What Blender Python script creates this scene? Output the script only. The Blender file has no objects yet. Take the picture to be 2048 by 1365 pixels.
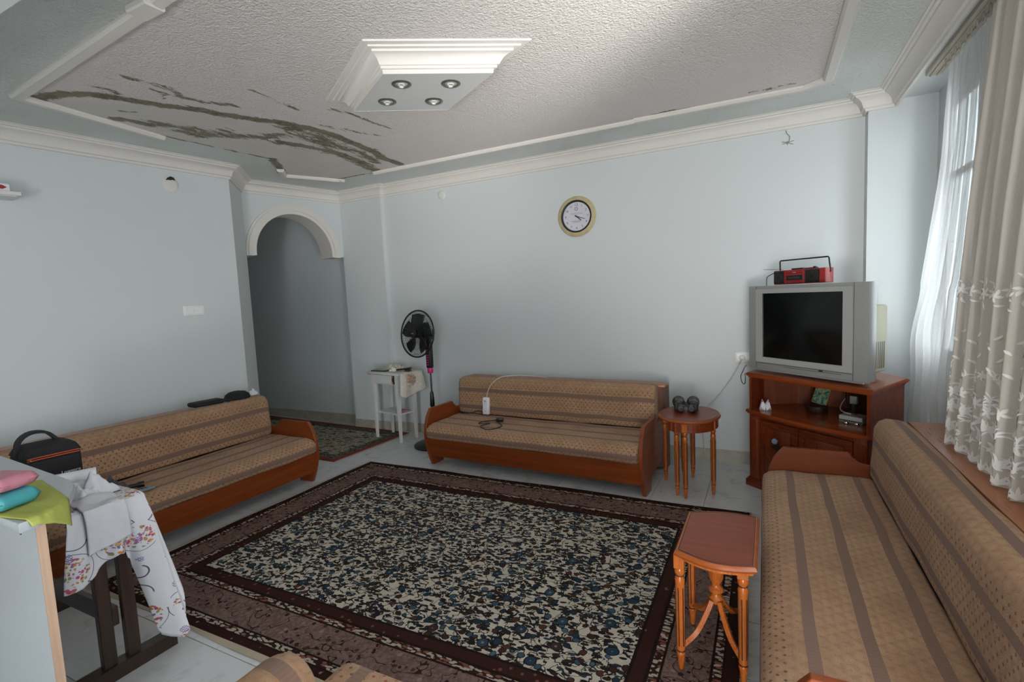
import bpy, bmesh, math, random
import numpy as np
from mathutils import Vector, Matrix, noise as mnoise

random.seed(7)
SC = bpy.context.scene
COL = SC.collection
PI = math.pi

# ------------------------------------------------------------------ camera, sky, light, exposure
def hexc(h):
    h = h.lstrip('#')
    c = [int(h[i:i + 2], 16) / 255 for i in (0, 2, 4)]
    return tuple((x / 12.92 if x <= .04045 else ((x + .055) / 1.055) ** 2.4) for x in c) + (1.0,)

CAM_H = 1.45
def make_camera():
    yaw, pitch, roll = (math.radians(a) for a in (-26.794, 5.0456, 2.6917))
    f = Vector((math.sin(yaw) * math.cos(pitch), math.cos(yaw) * math.cos(pitch), -math.sin(pitch)))
    r = Vector((math.cos(yaw), -math.sin(yaw), 0)); d = f.cross(r)
    r2 = math.cos(roll) * r + math.sin(roll) * d
    d2 = -math.sin(roll) * r + math.cos(roll) * d
    m = Matrix((r2, -d2, -f)).transposed().to_4x4()
    m.translation = Vector((0, 0, CAM_H))
    cd = bpy.data.cameras.new('camera'); cd.sensor_width = 36; cd.sensor_fit = 'HORIZONTAL'
    cd.lens = 36 * 1003.99 / 2048; cd.clip_start = .03; cd.clip_end = 200
    co = bpy.data.objects.new('camera', cd); COL.objects.link(co); co.matrix_world = m
    SC.camera = co
make_camera()

W = bpy.data.worlds.new('sky'); SC.world = W; W.use_nodes = True
_bg = W.node_tree.nodes['Background']
_bg.inputs[0].default_value = (.88, .94, 1.0, 1); _bg.inputs[1].default_value = 6.0

def area(name, loc, target, sx, sy, power, color, spread=180):
    l = bpy.data.lights.new(name, 'AREA'); l.shape = 'RECTANGLE'; l.size = sx; l.size_y = sy
    l.energy = power; l.color = color; l.spread = math.radians(spread)
    o = bpy.data.objects.new(name, l); COL.objects.link(o); o.location = loc
    o.rotation_euler = (Vector(target) - Vector(loc)).to_track_quat('-Z', 'Z').to_euler()
    return o
# daylight through the balcony door (right wall, beside the camera), the rear door (wall behind the
# camera) and the small curtained window near the far corner; sunlit balcony paving outside
area('daylight_balcony_door', (1.14, .75, 1.2), (-3, 1.9, 1.1), .95, 2.0, 9, (.93, .97, 1.0))
area('daylight_rear_door', (.48, -2.50, 1.15), (-.9, 4, 1.2), .9, 2.0, 34, (.93, .97, 1.0))
area('added_ceiling_bounce', (.48, -3.35, .0), (-.9, 1.6, 2.71), 1.3, 1.0, 165, (1.0, .97, .91), 150)  # lamp added low outside the rear door to brighten ceiling and upper walls
area('daylight_far_window', (1.5, 3.8, 1.7), (-2, 3.4, 1.2), .6, 1.5, 3, (.97, .99, 1.0))
area('sunlit_balcony_floor', (2.35, -.45, -.1), (-.55, 2.4, 2.71), .5, .5, 32, (1.0, .97, .93), 60)

SC.view_settings.view_transform = 'Standard'
SC.view_settings.look = 'None'
SC.view_settings.exposure = 0.1
SC.view_settings.gamma = 1.0
SC.view_settings.use_curve_mapping = False
SC.cycles.use_denoising = True
SC.cycles.max_bounces = 8
SC.cycles.diffuse_bounces = 5
SC.cycles.transparent_max_bounces = 12
SC.cycles.sample_clamp_indirect = 6

# ------------------------------------------------------------------ materials
class Mt:
    def __init__(s, name, col='ffffff', rough=.5, metal=0, spec=.5):
        s.m = bpy.data.materials.new(name); s.m.use_nodes = True
        s.nt = s.m.node_tree; s.b = s.nt.nodes['Principled BSDF']
        s.out = s.nt.nodes['Material Output']
        s.b.inputs['Base Color'].default_value = hexc(col)
        s.b.inputs['Roughness'].default_value = rough
        s.b.inputs['Metallic'].default_value = metal
        s.b.inputs['Specular IOR Level'].default_value = spec
        s._tc = None
    def put(s, sock, v):
        if isinstance(v, bpy.types.NodeSocket): s.nt.links.new(v, sock)
        else: sock.default_value = v
    def n(s, t, props=None, ins=None):
        nd = s.nt.nodes.new('ShaderNode' + t)
        for k, v in (props or {}).items(): setattr(nd, k, v)
        for k, v in (ins or {}).items(): s.put(nd.inputs[k], v)
        return nd
    def tc(s, which='Object'):
        if s._tc is None: s._tc = s.n('TexCoord')
        return s._tc.outputs[which]
    def map(s, v, scale=(1, 1, 1), loc=(0, 0, 0), rot=(0, 0, 0)):
        return s.n('Mapping', None, {'Vector': v, 'Scale': scale, 'Location': loc, 'Rotation': rot}).outputs[0]
    def math(s, op, a, b=0.0, c=0.0):
        nd = s.n('Math', {'operation': op}); s.put(nd.inputs[0], a); s.put(nd.inputs[1], b); s.put(nd.inputs[2], c)
        return nd.outputs[0]
    def mix(s, f, a, b, mode='MIX'):
        nd = s.n('Mix', {'data_type': 'RGBA', 'blend_type': mode})
        s.put(nd.inputs[0], f)
        s.put(nd.inputs[6], hexc(a) if isinstance(a, str) else a)
        s.put(nd.inputs[7], hexc(b) if isinstance(b, str) else b)
        return nd.outputs[2]
    def noise(s, v, scale, detail=2, rough=.5, dist=0, out='Fac'):
        return s.n('TexNoise', None, {'Vector': v, 'Scale': scale, 'Detail': detail, 'Roughness': rough, 'Distortion': dist}).outputs[out]
    def vor(s, v, scale, feature='F1', rand=1, dim='3D', out='Distance'):
        nd = s.n('TexVoronoi', {'feature': feature, 'voronoi_dimensions': dim}, {'Vector': v, 'Scale': scale, 'Randomness': rand})
        return nd.outputs[out] if out != 'node' else nd
    def ramp(s, f, stops, interp='LINEAR'):
        nd = s.n('ValToRGB'); cr = nd.color_ramp; cr.interpolation = interp
        while len(cr.elements) < len(stops): cr.elements.new(.5)
        for e, (p, c) in zip(cr.elements, stops):
            e.position = p; e.color = hexc(c) if isinstance(c, str) else c
        s.put(nd.inputs[0], f)
        return nd.outputs[0]
    def step(s, v, lo, hi):
        nd = s.n('MapRange', {'interpolation_type': 'SMOOTHSTEP'}, {'Value': v, 'From Min': lo, 'From Max': hi})
        return nd.outputs[0]
    def sep(s, v): return s.n('SeparateXYZ', None, {0: v}).outputs
    def comb(s, x, y, z=0.0): return s.n('CombineXYZ', None, {0: x, 1: y, 2: z}).outputs[0]
    def attr(s, name): return s.n('Attribute', {'attribute_name': name}).outputs['Fac']
    def col(s, c): s.put(s.b.inputs['Base Color'], c); return s
    def rough(s, r): s.put(s.b.inputs['Roughness'], r); return s
    def bump(s, h, strength=.3, dist=.01):
        nd = s.n('Bump', None, {'Height': h, 'Strength': strength, 'Distance': dist})
        s.nt.links.new(nd.outputs[0], s.b.inputs['Normal']); return s

def plain(name, col, rough=.5, metal=0, var=.06, scale=18, bump=0):
    m = Mt(name, col, rough, metal)
    nz = m.noise(m.tc(), scale, 4)
    m.col(m.mix(m.math('MULTIPLY', nz, var * 2), col, '5a5550') if var else hexc(col))
    if bump: m.bump(m.noise(m.tc(), scale * 6, 3), bump, .003)
    return m.m

def paint(name, col, dark):
    m = Mt(name, col, .62, 0, .35)
    v = m.tc()
    m.col(m.mix(m.math('MULTIPLY', m.noise(v, 1.1, 5, .6), .35), col, dark))
    m.bump(m.noise(v, 55, 3), .06, .004)
    return m.m

def wood(name, c1, c2, c3, axis='X', scale=1.0, rough=.28):
    m = Mt(name, c1, rough, 0, .5)
    v = m.tc()
    sc = {'X': (.9, 16, 16), 'Y': (16, .9, 16), 'Z': (16, 16, .9)}[axis]
    vv = m.map(v, tuple(k * scale for k in sc))
    n1 = m.noise(vv, 1.6, 6, .6, .6)
    n2 = m.noise(m.map(v, tuple(k * scale * 5 for k in sc)), 2.2, 3)
    f = m.math('ADD', m.math('MULTIPLY', n1, .8), m.math('MULTIPLY', n2, .25))
    m.col(m.ramp(f, [(.30, c3), (.5, c1), (.72, c2)]))
    m.rough(m.math('ADD', m.math('MULTIPLY', n2, .15), rough))
    m.bump(n2, .05, .002)
    return m.m

def fabric(name, stripes, faint, width=.036):
    """upholstery: UV x runs along the sofa in metres, UV y round the profile in metres"""
    m = Mt(name, 'b09478', .92, 0, .15)
    if 'Sheen Weight' in m.b.inputs: m.b.inputs['Sheen Weight'].default_value = .1
    uv = m.sep(m.tc('UV')); x, y = uv[0], uv[1]
    wob = m.math('MULTIPLY', m.math('SUBTRACT', m.noise(m.comb(x, y), 2.2, 2), .5), .018)
    yy = m.math('ADD', y, wob)
    st = None
    for s0 in stripes:
        d = m.math('ABSOLUTE', m.math('SUBTRACT', yy, s0))
        k = m.math('LESS_THAN', d, width / 2)
        st = k if st is None else m.math('MAXIMUM', st, k)
    # staggered rows of small dark motifs
    rows = m.math('MULTIPLY', y, 1 / .0205); row = m.math('FLOOR', rows)
    off = m.math('MULTIPLY', m.math('MODULO', row, 2.0), .5)
    cx = m.math('ADD', m.math('MULTIPLY', x, 1 / .035), off); cellx = m.math('FLOOR', cx)
    fx = m.math('SUBTRACT', m.math('FRACT', cx), .5); fy = m.math('SUBTRACT', m.math('FRACT', rows), .5)
    dd = m.math('ADD', m.math('MULTIPLY', m.math('ABSOLUTE', fx), 1.0), m.math('MULTIPLY', m.math('ABSOLUTE', fy), .55))
    dot = m.math('LESS_THAN', dd, .165)
    wn = m.n('TexWhiteNoise', {'noise_dimensions': '2D'}, {'Vector': m.comb(cellx, row)}).outputs['Value']
    dotc = m.ramp(wn, [(0, '63352a'), (.45, '7a4a38'), (.72, '4c4a38'), (.86, '8a4038')], 'CONSTANT')
    # fan (scale) weave
    r2 = m.math('MULTIPLY', y, 1 / .03); rw = m.math('FLOOR', r2)
    c2 = m.math('ADD', m.math('MULTIPLY', x, 1 / .05), m.math('MULTIPLY', m.math('MODULO', rw, 2.0), .5))
    gx = m.math('SUBTRACT', m.math('FRACT', c2), .5); gy = m.math('FRACT', r2)
    rad = m.math('SQRT', m.math('ADD', m.math('POWER', gx, 2), m.math('MULTIPLY', m.math('POWER', gy, 2), .36)))
    ring = m.math('ABSOLUTE', m.math('SINE', m.math('MULTIPLY', rad, 22)))
    f = None
    for a, b in faint:
        k = m.math('MULTIPLY', m.math('GREATER_THAN', y, a), m.math('LESS_THAN', y, b))
        f = k if f is None else m.math('MAXIMUM', f, k)
    soil = m.noise(m.comb(x, y), 3.2, 6, .65)
    base = m.mix(m.step(soil, .35, .75), 'b89576', '9a785d')
    base = m.mix(m.math('MULTIPLY', m.step(ring, .35, .95), .26), base, '8a6a50'); base = m.mix(m.math('MULTIPLY', m.step(rad, .30, .58), .40), base, '80624a'); base = m.mix(m.math('MULTIPLY', m.step(gy, .55, 1.0), .16), base, 'd0ae90')
    amt = m.math('SUBTRACT', .78, m.math('MULTIPLY', f, .60)) if f is not None else .78
    base = m.mix(m.math('MULTIPLY', dot, amt), base, dotc)
    weave = m.noise(m.map(m.comb(x, y), (300, 300, 1)), 1, 1)
    scol = m.mix(m.math('MULTIPLY', m.math('GREATER_THAN', m.math('SINE', m.math('MULTIPLY', x, 420)), .2), .18), '7e6558', '94796a')
    colr = m.mix(st, base, scol)
    spot = m.step(m.noise(m.map(m.comb(x, y), (7, 34, 1)), 1, 5, .75), .64, .74)
    m.col(m.mix(m.math('MULTIPLY', spot, .5), colr, '6a3c2c'))
    hgt = m.math('ADD', m.math('MULTIPLY', ring, .5), m.math('MULTIPLY', weave, .6))
    m.bump(hgt, .25, .003)
    return m.m

MAT = {}
MAT['wall'] = paint('wall_paint_pale_blue', 'd5dadb', 'c7cccb')
MAT['white_trim'] = paint('white_plaster_trim', 'e0dcd7', 'd2cdc7')
MAT['white_paint'] = plain('white_lacquer', 'dcdcd8', .35, 0, .03)
MAT['wood_red'] = wood('red_brown_veneer', '7c3a16', '8c441e', '6a2d0f', 'X', 1.0, .28)
MAT['wood_red_y'] = wood('red_brown_veneer_y', '7c3a16', '8c441e', '6a2d0f', 'Y', 1.0, .28)
MAT['wood_red_z'] = wood('red_brown_veneer_z', '7e3a16', '8e461e', '6c2e0f', 'Z', 1.0, .28)
MAT['wood_side'] = wood('dull_side_board', '6b4a38', '7a5642', '553a2c', 'Z', 1.0, .38)
MAT['wood_orange'] = wood('orange_varnished_beech', 'b05c22', 'c06a2a', '9a4a18', 'Z', 1.3, .2)
MAT['wood_table'] = wood('mahogany_table_top', '7a3216', '8a3e1c', '62260e', 'X', .8, .32)
MAT['wood_dark'] = wood('dark_walnut_trestle', '33231c', '422e24', '241813', 'Z', 1.2, .3)
MAT['black'] = plain('black_plastic', '141414', .35, 0, .02)
MAT['black_cloth'] = plain('black_cordura', '15161b', .85, 0, .05, 90, .3)
MAT['groove'] = plain('dark_groove_stain', '2a120a', .5, 0, .02)
MAT['chrome'] = plain('chrome', 'c8c8c8', .18, 1.0, .02)
MAT['pink'] = plain('pink_plastic', 'd0287a', .4, 0, .02)
MAT['silver'] = plain('silver_plastic', 'a0a2a1', .36, .25, .05, 6)
MAT['silver_light'] = plain('light_silver_plastic', 'b6b8b6', .34, .25, .04, 6)
MAT['beige_plastic'] = plain('yellowed_plastic', '9a9783', .55, 0, .05)
MAT['red'] = plain('red_plastic', '9a2428', .35, 0, .05)
MAT['white_plastic'] = plain('white_plastic', 'f0f0f0', .35, 0, .03)
MAT['paper'] = plain('white_paper', 'e6e6ec', .8, 0, .03)
MAT['orange'] = plain('orange_piping', 'c8501c', .6, 0, .03)
MAT['cord_white'] = plain('cream_cord', 'cfc8b8', .5, 0, .03)
MAT['melamine'] = plain('white_melamine', 'b2b8bd', .3, 0, .03, 4)
MAT['beech_edge'] = wood('beech_edge_band', 'b0937c', 'ba9e88', 'a2856e', 'Z', 1.0, .5)

# ------------------------------------------------------------------ mesh helpers
def bx(bm, x0, x1, y0, y1, z0, z1, bev=0, seg=1, mat=None):
    r = bmesh.ops.create_cube(bm, size=1)
    vs = r['verts']
    for v in vs:
        v.co = Vector((x0 if v.co.x < 0 else x1, y0 if v.co.y < 0 else y1, z0 if v.co.z < 0 else z1))
    if bev:
        es = list({e for v in vs for e in v.link_edges})
        r2 = bmesh.ops.bevel(bm, geom=es, offset=bev, segments=seg, profile=.5, affect='EDGES')
        vs = list({v for f in r2['faces'] for v in f.verts} | {v for v in vs if v.is_valid})
    if mat is not None:
        bmesh.ops.transform(bm, matrix=mat, verts=vs)
    return vs

def prism(bm, pts, z0, z1, mat=None):
    """polygon pts (x, y) extruded from z0 to z1"""
    n = len(pts)
    a = [bm.verts.new((p[0], p[1], z0)) for p in pts]
    b = [bm.verts.new((p[0], p[1], z1)) for p in pts]
    bm.faces.new(list(reversed(a))); bm.faces.new(b)
    for i in range(n):
        bm.faces.new((a[i], a[(i + 1) % n], b[(i + 1) % n], b[i]))
    vs = a + b
    if mat is not None: bmesh.ops.transform(bm, matrix=mat, verts=vs)
    return vs

def lathe(bm, prof, seg=24, mat=None, cap=True):
    """prof = [(r, z)...] turned round z"""
    rings = []
    for r, z in prof:
        rings.append([bm.verts.new((r * math.cos(2 * PI * i / seg), r * math.sin(2 * PI * i / seg), z)) for i in range(seg)])
    for a, b in zip(rings, rings[1:]):
        for i in range(seg):
            bm.faces.new((a[i], a[(i + 1) % seg], b[(i + 1) % seg], b[i]))
    if cap:
        bm.faces.new(list(reversed(rings[0]))); bm.faces.new(rings[-1])
    vs = [v for r in rings for v in r]
    if mat is not None: bmesh.ops.transform(bm, matrix=mat, verts=vs)
    return vs

def tube(bm, pts, r, seg=8, closed=False):
    pts = [Vector(p) for p in pts]; n = len(pts); rings = []
    rr = r if isinstance(r, (list, tuple)) else [r] * n
    up = None
    for i, p in enumerate(pts):
        if closed: t = (pts[(i + 1) % n] - pts[i - 1])
        else: t = pts[min(i + 1, n - 1)] - pts[max(i - 1, 0)]
        t.normalize()
        if up is None:
            up = Vector((0, 0, 1)) if abs(t.z) < .9 else Vector((1, 0, 0))
        s = t.cross(up)
        if s.length < 1e-6: s = t.orthogonal()
        s.normalize(); up = s.cross(t).normalized()
        rings.append([bm.verts.new(p + rr[i] * (math.cos(2 * PI * k / seg) * s + math.sin(2 * PI * k / seg) * up)) for k in range(seg)])
    m = n if closed else n - 1
    for i in range(m):
        a, b = rings[i], rings[(i + 1) % n]
        for k in range(seg):
            bm.faces.new((a[k], a[(k + 1) % seg], b[(k + 1) % seg], b[k]))
    if not closed:
        bm.faces.new(list(reversed(rings[0]))); bm.faces.new(rings[-1])

def smooth_path(pts, n=8):
    pts = [Vector(p) for p in pts]; out = []
    for i in range(len(pts) - 1):
        p0 = pts[max(i - 1, 0)]; p1 = pts[i]; p2 = pts[i + 1]; p3 = pts[min(i + 2, len(pts) - 1)]
        for k in range(n):
            t = k / n
            out.append(.5 * ((2 * p1) + (-p0 + p2) * t + (2 * p0 - 5 * p1 + 4 * p2 - p3) * t * t + (-p0 + 3 * p1 - 3 * p2 + p3) * t ** 3))
    out.append(pts[-1]); return out

def sweep(bm, path, prof, closed=False, side=1):
    """profile (offset, z) mitred along a plan path (x, y); offset goes to the right of travel when side = 1"""
    n = len(path); P = [Vector((p[0], p[1])) for p in path]; rings = []
    for i in range(n):
        ds = []
        if closed or i > 0: ds.append((P[i] - P[i - 1]).normalized())
        if closed or i < n - 1: ds.append((P[(i + 1) % n] - P[i]).normalized())
        ns = [Vector((d.y, -d.x)) * side for d in ds]
        if len(ns) == 2:
            b = ns[0] + ns[1]; b = b / max(b.dot(ns[0]), .2)
        else: b = ns[0]
        rings.append([bm.verts.new((P[i].x + b.x * o, P[i].y + b.y * o, z)) for o, z in prof])
    k = len(prof); m = n if closed else n - 1
    for i in range(m):
        a, c = rings[i], rings[(i + 1) % n]
        for j in range(k):
            bm.faces.new((a[j], a[(j + 1) % k], c[(j + 1) % k], c[j]))
    if not closed:
        bm.faces.new(rings[0]); bm.faces.new(list(reversed(rings[-1])))

def grid(bm, fn, nu, nv, uvf=None, closed_u=False):
    vs = [[bm.verts.new(fn(i / nu, j / nv)) for j in range(nv + 1)] for i in range(nu + 1)]
    lay = bm.loops.layers.uv.verify() if uvf else None
    for i in range(nu):
        for j in range(nv):
            f = bm.faces.new((vs[i][j], vs[i + 1][j], vs[i + 1][j + 1], vs[i][j + 1]))
            if uvf:
                for lp, (a, b) in zip(f.loops, ((i, j), (i + 1, j), (i + 1, j + 1), (i, j + 1))):
                    lp[lay].uv = uvf(a / nu, b / nv)
    return vs

def obj(name, bm, mat, parent=None, smooth=35, loc=None, rot=None, fix=True):
    me = bpy.data.meshes.new(name)
    if fix: bmesh.ops.recalc_face_normals(bm, faces=bm.faces)
    bm.to_mesh(me); bm.free()
    if smooth:
        me.polygons.foreach_set('use_smooth', [True] * len(me.polygons))
        me.set_sharp_from_angle(angle=math.radians(smooth))
    if mat is not None: me.materials.append(MAT[mat] if isinstance(mat, str) else mat)
    o = bpy.data.objects.new(name, me); COL.objects.link(o)
    if parent is not None: o.parent = parent
    if loc is not None: o.location = loc
    if rot is not None: o.rotation_euler = rot
    return o

def tag(o, label, cat, group=None):
    o['label'] = label; o['category'] = cat
    if group: o['group'] = group
    return o
def thing(name, label, cat, loc=(0, 0, 0), rotz=0, group=None):
    o = bpy.data.objects.new(name, None); COL.objects.link(o); o.empty_display_size = .05
    o.location = loc; o.rotation_euler = (0, 0, math.radians(rotz))
    return tag(o, label, cat, group)
def struct(name, bm, mat, parent=None, smooth=35):
    o = obj(name, bm, mat, parent, smooth)
    if parent is None: o['kind'] = 'structure'
    return o
def NB(): return bmesh.new()
def M4(loc=(0, 0, 0), rz=0, rx=0, ry=0, s=1):
    return Matrix.Translation(loc) @ Matrix.Rotation(rz, 4, 'Z') @ Matrix.Rotation(ry, 4, 'Y') @ Matrix.Rotation(rx, 4, 'X') @ Matrix.Scale(s, 4)

_fonts = {}
def text_mesh(name, body, size, mat, parent, loc, rot, depth=.0006, align='CENTER'):
    cu = bpy.data.curves.new(name, 'FONT'); cu.body = body; cu.size = size; cu.extrude = depth
    cu.align_x = align; cu.align_y = 'CENTER'; cu.resolution_u = 2
    t = bpy.data.objects.new(name, cu); COL.objects.link(t)
    dg = bpy.context.evaluated_depsgraph_get()
    me = bpy.data.meshes.new_from_object(t.evaluated_get(dg))
    bpy.data.objects.remove(t); bpy.data.curves.remove(cu)
    me.materials.clear(); me.materials.append(MAT[mat] if isinstance(mat, str) else mat)
    o = bpy.data.objects.new(name, me); COL.objects.link(o); o.parent = parent; o.location = loc; o.rotation_euler = rot
    return o

# ------------------------------------------------------------------ the room
WY = 4.41            # clock wall
CF = 4.365           # face of the column beside the arch
RC = 4.30            # face of the right hand column
ZC = 2.71            # ceiling
LW0, LW1 = (-5.01, -2.6), (-4.219, 2.962)
AR0, AR1 = (-4.598, 3.348), (-4.32, CF)
CX = -3.73
RX = .64
RWX = 1.02
HY = 4.53            # corridor wall

def wall_seg(bm, p, q, z0, z1, th):
    """slab whose room face runs p -> q with the room on its right"""
    d = (Vector(q) - Vector(p)).normalized(); nrm = Vector((-d.y, d.x)) * th
    prism(bm, [p, q, (q[0] + nrm.x, q[1] + nrm.y), (p[0] + nrm.x, p[1] + nrm.y)], z0, z1)

bm = NB(); wall_seg(bm, LW0, LW1, 0, ZC, .12); prism(bm, [LW1, AR0, (AR0[0] - .02, AR0[1] - .0), (-4.9, 3.25), (-4.36, 2.95)], 0, ZC)
struct('wall_left', bm, 'wall', smooth=0)
bm = NB(); wall_seg(bm, (CX, WY), (RX, WY), 0, ZC, .2)
prism(bm, [AR1, (CX, CF), (CX, WY + .2), (AR1[0], WY + .2)], 0, ZC)
prism(bm, [(RX, RC), (RWX, RC), (RWX + .2, RC), (RWX + .2, WY + .2), (RX, WY + .2)], 0, ZC)
struct('wall_back', bm, 'wall', smooth=0)
# corridor behind the arch
bm = NB(); bx(bm, -7.6, AR1[0], HY, HY + .1, 0, ZC); bx(bm, -7.7, -7.6, 3.1, HY + .1, 0, ZC); bx(bm, -7.6, -4.62, 3.1, 3.2, 0, ZC)
struct('wall_corridor', bm, 'wall', smooth=0)
# arch header
ad = (Vector(AR1) - Vector(AR0)); AL = ad.length; ad.normalize()
AM = Matrix(((ad.x, 0, ad.y, AR0[0]), (ad.y, 0, -ad.x, AR0[1]), (0, 1, 0, 0), (0, 0, 0, 1)))
AC, AZ, AI, AO = .5, 2.02, .42, .508
arc = [(AC + AI * math.cos(PI * k / 28), AZ + AI * math.sin(PI * k / 28)) for k in range(29)]
bm = NB()
prism(bm, [(0, AZ - .03), (AC - AI, AZ - .03)] + [a for a in reversed(arc)] + [(AC + AI, AZ - .03), (AL, AZ - .03), (AL, ZC), (0, ZC)], -.24, 0, AM)
struct('wall_arch', bm, 'wall', smooth=0)
bm = NB()
def ring(bm, ri, ro, z0, z1, foot):
    a = [(AC + ro * math.cos(PI * k / 32), AZ + ro * math.sin(PI * k / 32)) for k in range(33)]
    b = [(AC + ri * math.cos(PI * k / 32), AZ + ri * math.sin(PI * k / 32)) for k in range(33)]
    for (p, q) in [((a[i], a[i + 1]), (b[i], b[i + 1])) for i in range(32)]:
        prism(bm, [p[0], p[1], q[1], q[0]], z0, z1, AM)
    for sx in (1, -1):
        xs = sorted((AC + sx * ri, AC + sx * ro)); prism(bm, [(xs[0], foot), (xs[1], foot), (xs[1], AZ), (xs[0], AZ)], z0, z1, AM)
ring(bm, AI - .012, AI + .02, -.245, .018, 1.985)
ring(bm, AI + .02, AO - .022, -.004, .03, 1.98)
ring(bm, AO - .022, AO, -.004, .02, 1.98)
bmesh.ops.remove_doubles(bm, verts=bm.verts, dist=.0004)
struct('trim_1', bm, 'white_trim', smooth=30)

# right wall with the narrow far window and the balcony door (beside the camera)
bm = NB()
t0, t1 = RWX, RWX + .2
bx(bm, t0, t1, 4.11, RC, 0, ZC); bx(bm, t0, t1, 3.60, 4.11, 0, .95); bx(bm, t0, t1, 3.60, 4.11, 2.50, ZC)
bx(bm, t0, t1, 1.26, 3.60, 0, ZC); bx(bm, t0, t1, .26, 1.26, 2.25, ZC); bx(bm, t0, t1, -2.6, .26, 0, ZC)
struct('wall_right', bm, 'wall', smooth=0)
bm = NB()
bx(bm, -5.2, 0, -2.8, -2.6, 0, ZC); bx(bm, .97, 1.22, -2.8, -2.6, 0, ZC); bx(bm, 0, .97, -2.8, -2.6, 2.25, ZC);
struct('wall_rear', bm, 'wall', smooth=0)

glass = Mt('window_glass', 'ffffff')
_tr = glass.n('BsdfTransparent', None, {0: (.95, .97, .97, 1)}); _gl = glass.n('BsdfGlossy', None, {'Roughness': .02})
_mx = glass.n('MixShader', None, {0: .07, 1: _tr.outputs[0], 2: _gl.outputs[0]})
glass.nt.links.new(_mx.outputs[0], glass.out.inputs[0]); MAT['glass'] = glass.m
bm = NB()
for a, b, c, d in ((3.60, 4.11, .95, .99), (3.60, 4.11, 2.46, 2.50), (3.60, 3.63, .99, 2.46), (4.08, 4.11, .99, 2.46), (3.63, 4.08, 2.04, 2.08)):
    bx(bm, 1.026, 1.060, a, b, c, d, .003)
win = struct('window_1', bm, 'white_paint')
bm = NB(); bx(bm, 1.040, 1.044, 3.63, 4.08, .99, 2.04); obj('pane', bm, 'glass', win, 0)
bm = NB(); bx(bm, 1.040, 1.044, 3.63, 4.08, 2.08, 2.46); obj('pane', bm, 'glass', win, 0)

# crown moulding
CP = [(0, 2.597), (.016, 2.597), (.019, 2.613), (.030, 2.618), (.034, 2.632), (.043, 2.655), (.058, 2.672), (.080, 2.682), (.083, 2.692), (.097, 2.695), (.101, 2.704), (.113, 2.706), (.113, ZC), (0, ZC)]
bm = NB(); sweep(bm, [(-4.51, .9), LW1, AR0, AR1, (CX, CF), (CX, WY), (RX - .003, WY), (RX - .003, RC), (.80, RC), (.80, -2.6)], CP)
struct('trim_2', bm, 'white_trim', smooth=28)
bm = NB(); bx(bm, .801, RWX, -2.6, RC, 2.645, ZC - .001); struct('trim_3', bm, 'wall', smooth=0)
bm = NB(); bx(bm, -5.0, -1.2, .74, .82, 2.45, ZC); o = struct('trim_4', bm, 'wall', smooth=0); o.rotation_euler = (0, 0, 0)

# ceiling with the damaged plaster
CEN = [(-1.2, 1.22), (-2.247, 1.304), (-3.75, 1.406), (-3.857, 2.25), (-3.711, 3.048), (-4.098, 3.446), (-3.838, 3.907), (-3.363, 3.891), (-.851, 3.885), (.239, 3.90), (.359, 3.802), (.357, 2.85), (.357, 1.2)]
CRACKS = {
'C1': [(-3.751, 1.465), (-3.531, 1.535), (-3.394, 1.642), (-3.337, 1.767), (-3.269, 1.924), (-3.164, 2.074), (-3.12, 2.208), (-3.056, 2.34), (-2.954, 2.491), (-2.898, 2.653), (-2.863, 2.849), (-2.89, 3.078), (-2.902, 3.315), (-2.98, 3.59), (-2.98, 3.795)],
'C2': [(-3.734, 1.876), (-3.684, 1.966), (-3.663, 2.062)],
'C3': [(-3.609, 2.064), (-3.57, 2.186), (-3.508, 2.356), (-3.44, 2.498), (-3.329, 2.619), (-3.186, 2.677)],
'C4': [(-3.312, 2.778), (-3.262, 2.922), (-3.189, 3.106), (-3.186, 3.322), (-3.275, 3.725), (-3.318, 3.854)],
'C5': [(-2.981, 2.595), (-2.953, 2.745), (-3.028, 3.058), (-3.015, 3.32), (-3.124, 3.624)],
'C6': [(-3.303, 1.555), (-3.272, 1.623), (-3.288, 1.687)],
'C7': [(-3.041, 1.598), (-3.0, 1.699), (-3.001, 1.817), (-3.06, 1.906), (-3.003, 2.035), (-2.934, 2.149)],
'C8': [(-2.651, 2.047), (-2.658, 2.219), (-2.679, 2.422)],
'C9': [(-2.498, 2.503), (-2.457, 2.637), (-2.447, 2.816), (-2.436, 3.012)],
'C10': [(-2.775, 2.675), (-2.698, 2.883), (-2.599, 3.091)],
'C11': [(-0.83, 3.862), (-0.594, 3.831), (-0.366, 3.883)],
'C12': [(-0.08, 3.785), (0.037, 3.795), (0.149, 3.778)],
'C13': [(-3.724, 3.038), (-3.888, 3.218), (-4.098, 3.446)],
'C14': [(-2.822, 3.871), (-2.696, 3.881)],
'C15': [(-3.834, 2.168), (-3.807, 2.469), (-3.771, 2.769), (-3.736, 3.067)],
'C16': [(-3.639, 2.226), (-3.634, 2.362), (-3.398, 2.394)],
'C17': [(-3.807, 3.877), (-3.541, 3.877), (-3.356, 3.897)],
'C18': [(-2.994, 2.524), (-3.071, 2.758), (-3.09, 3.014), (-3.03, 3.222)],
'C19': [(-3.565, 1.824), (-3.508, 1.893)],
'C20': [(-3.087, 1.744), (-3.09, 1.826), (-3.189, 1.866)],
'P': [(-3.682, 1.879), (-3.293, 1.908), (-2.978, 2.511), (-2.917, 3.106), (-3.318, 3.854), (-3.807, 3.877), (-4.057, 3.429), (-3.711, 3.048), (-3.828, 2.198)],
'P2': [(-3.781, 1.472), (-3.293, 1.937), (-3.718, 2.171), (-3.869, 1.503)],
}

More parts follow.
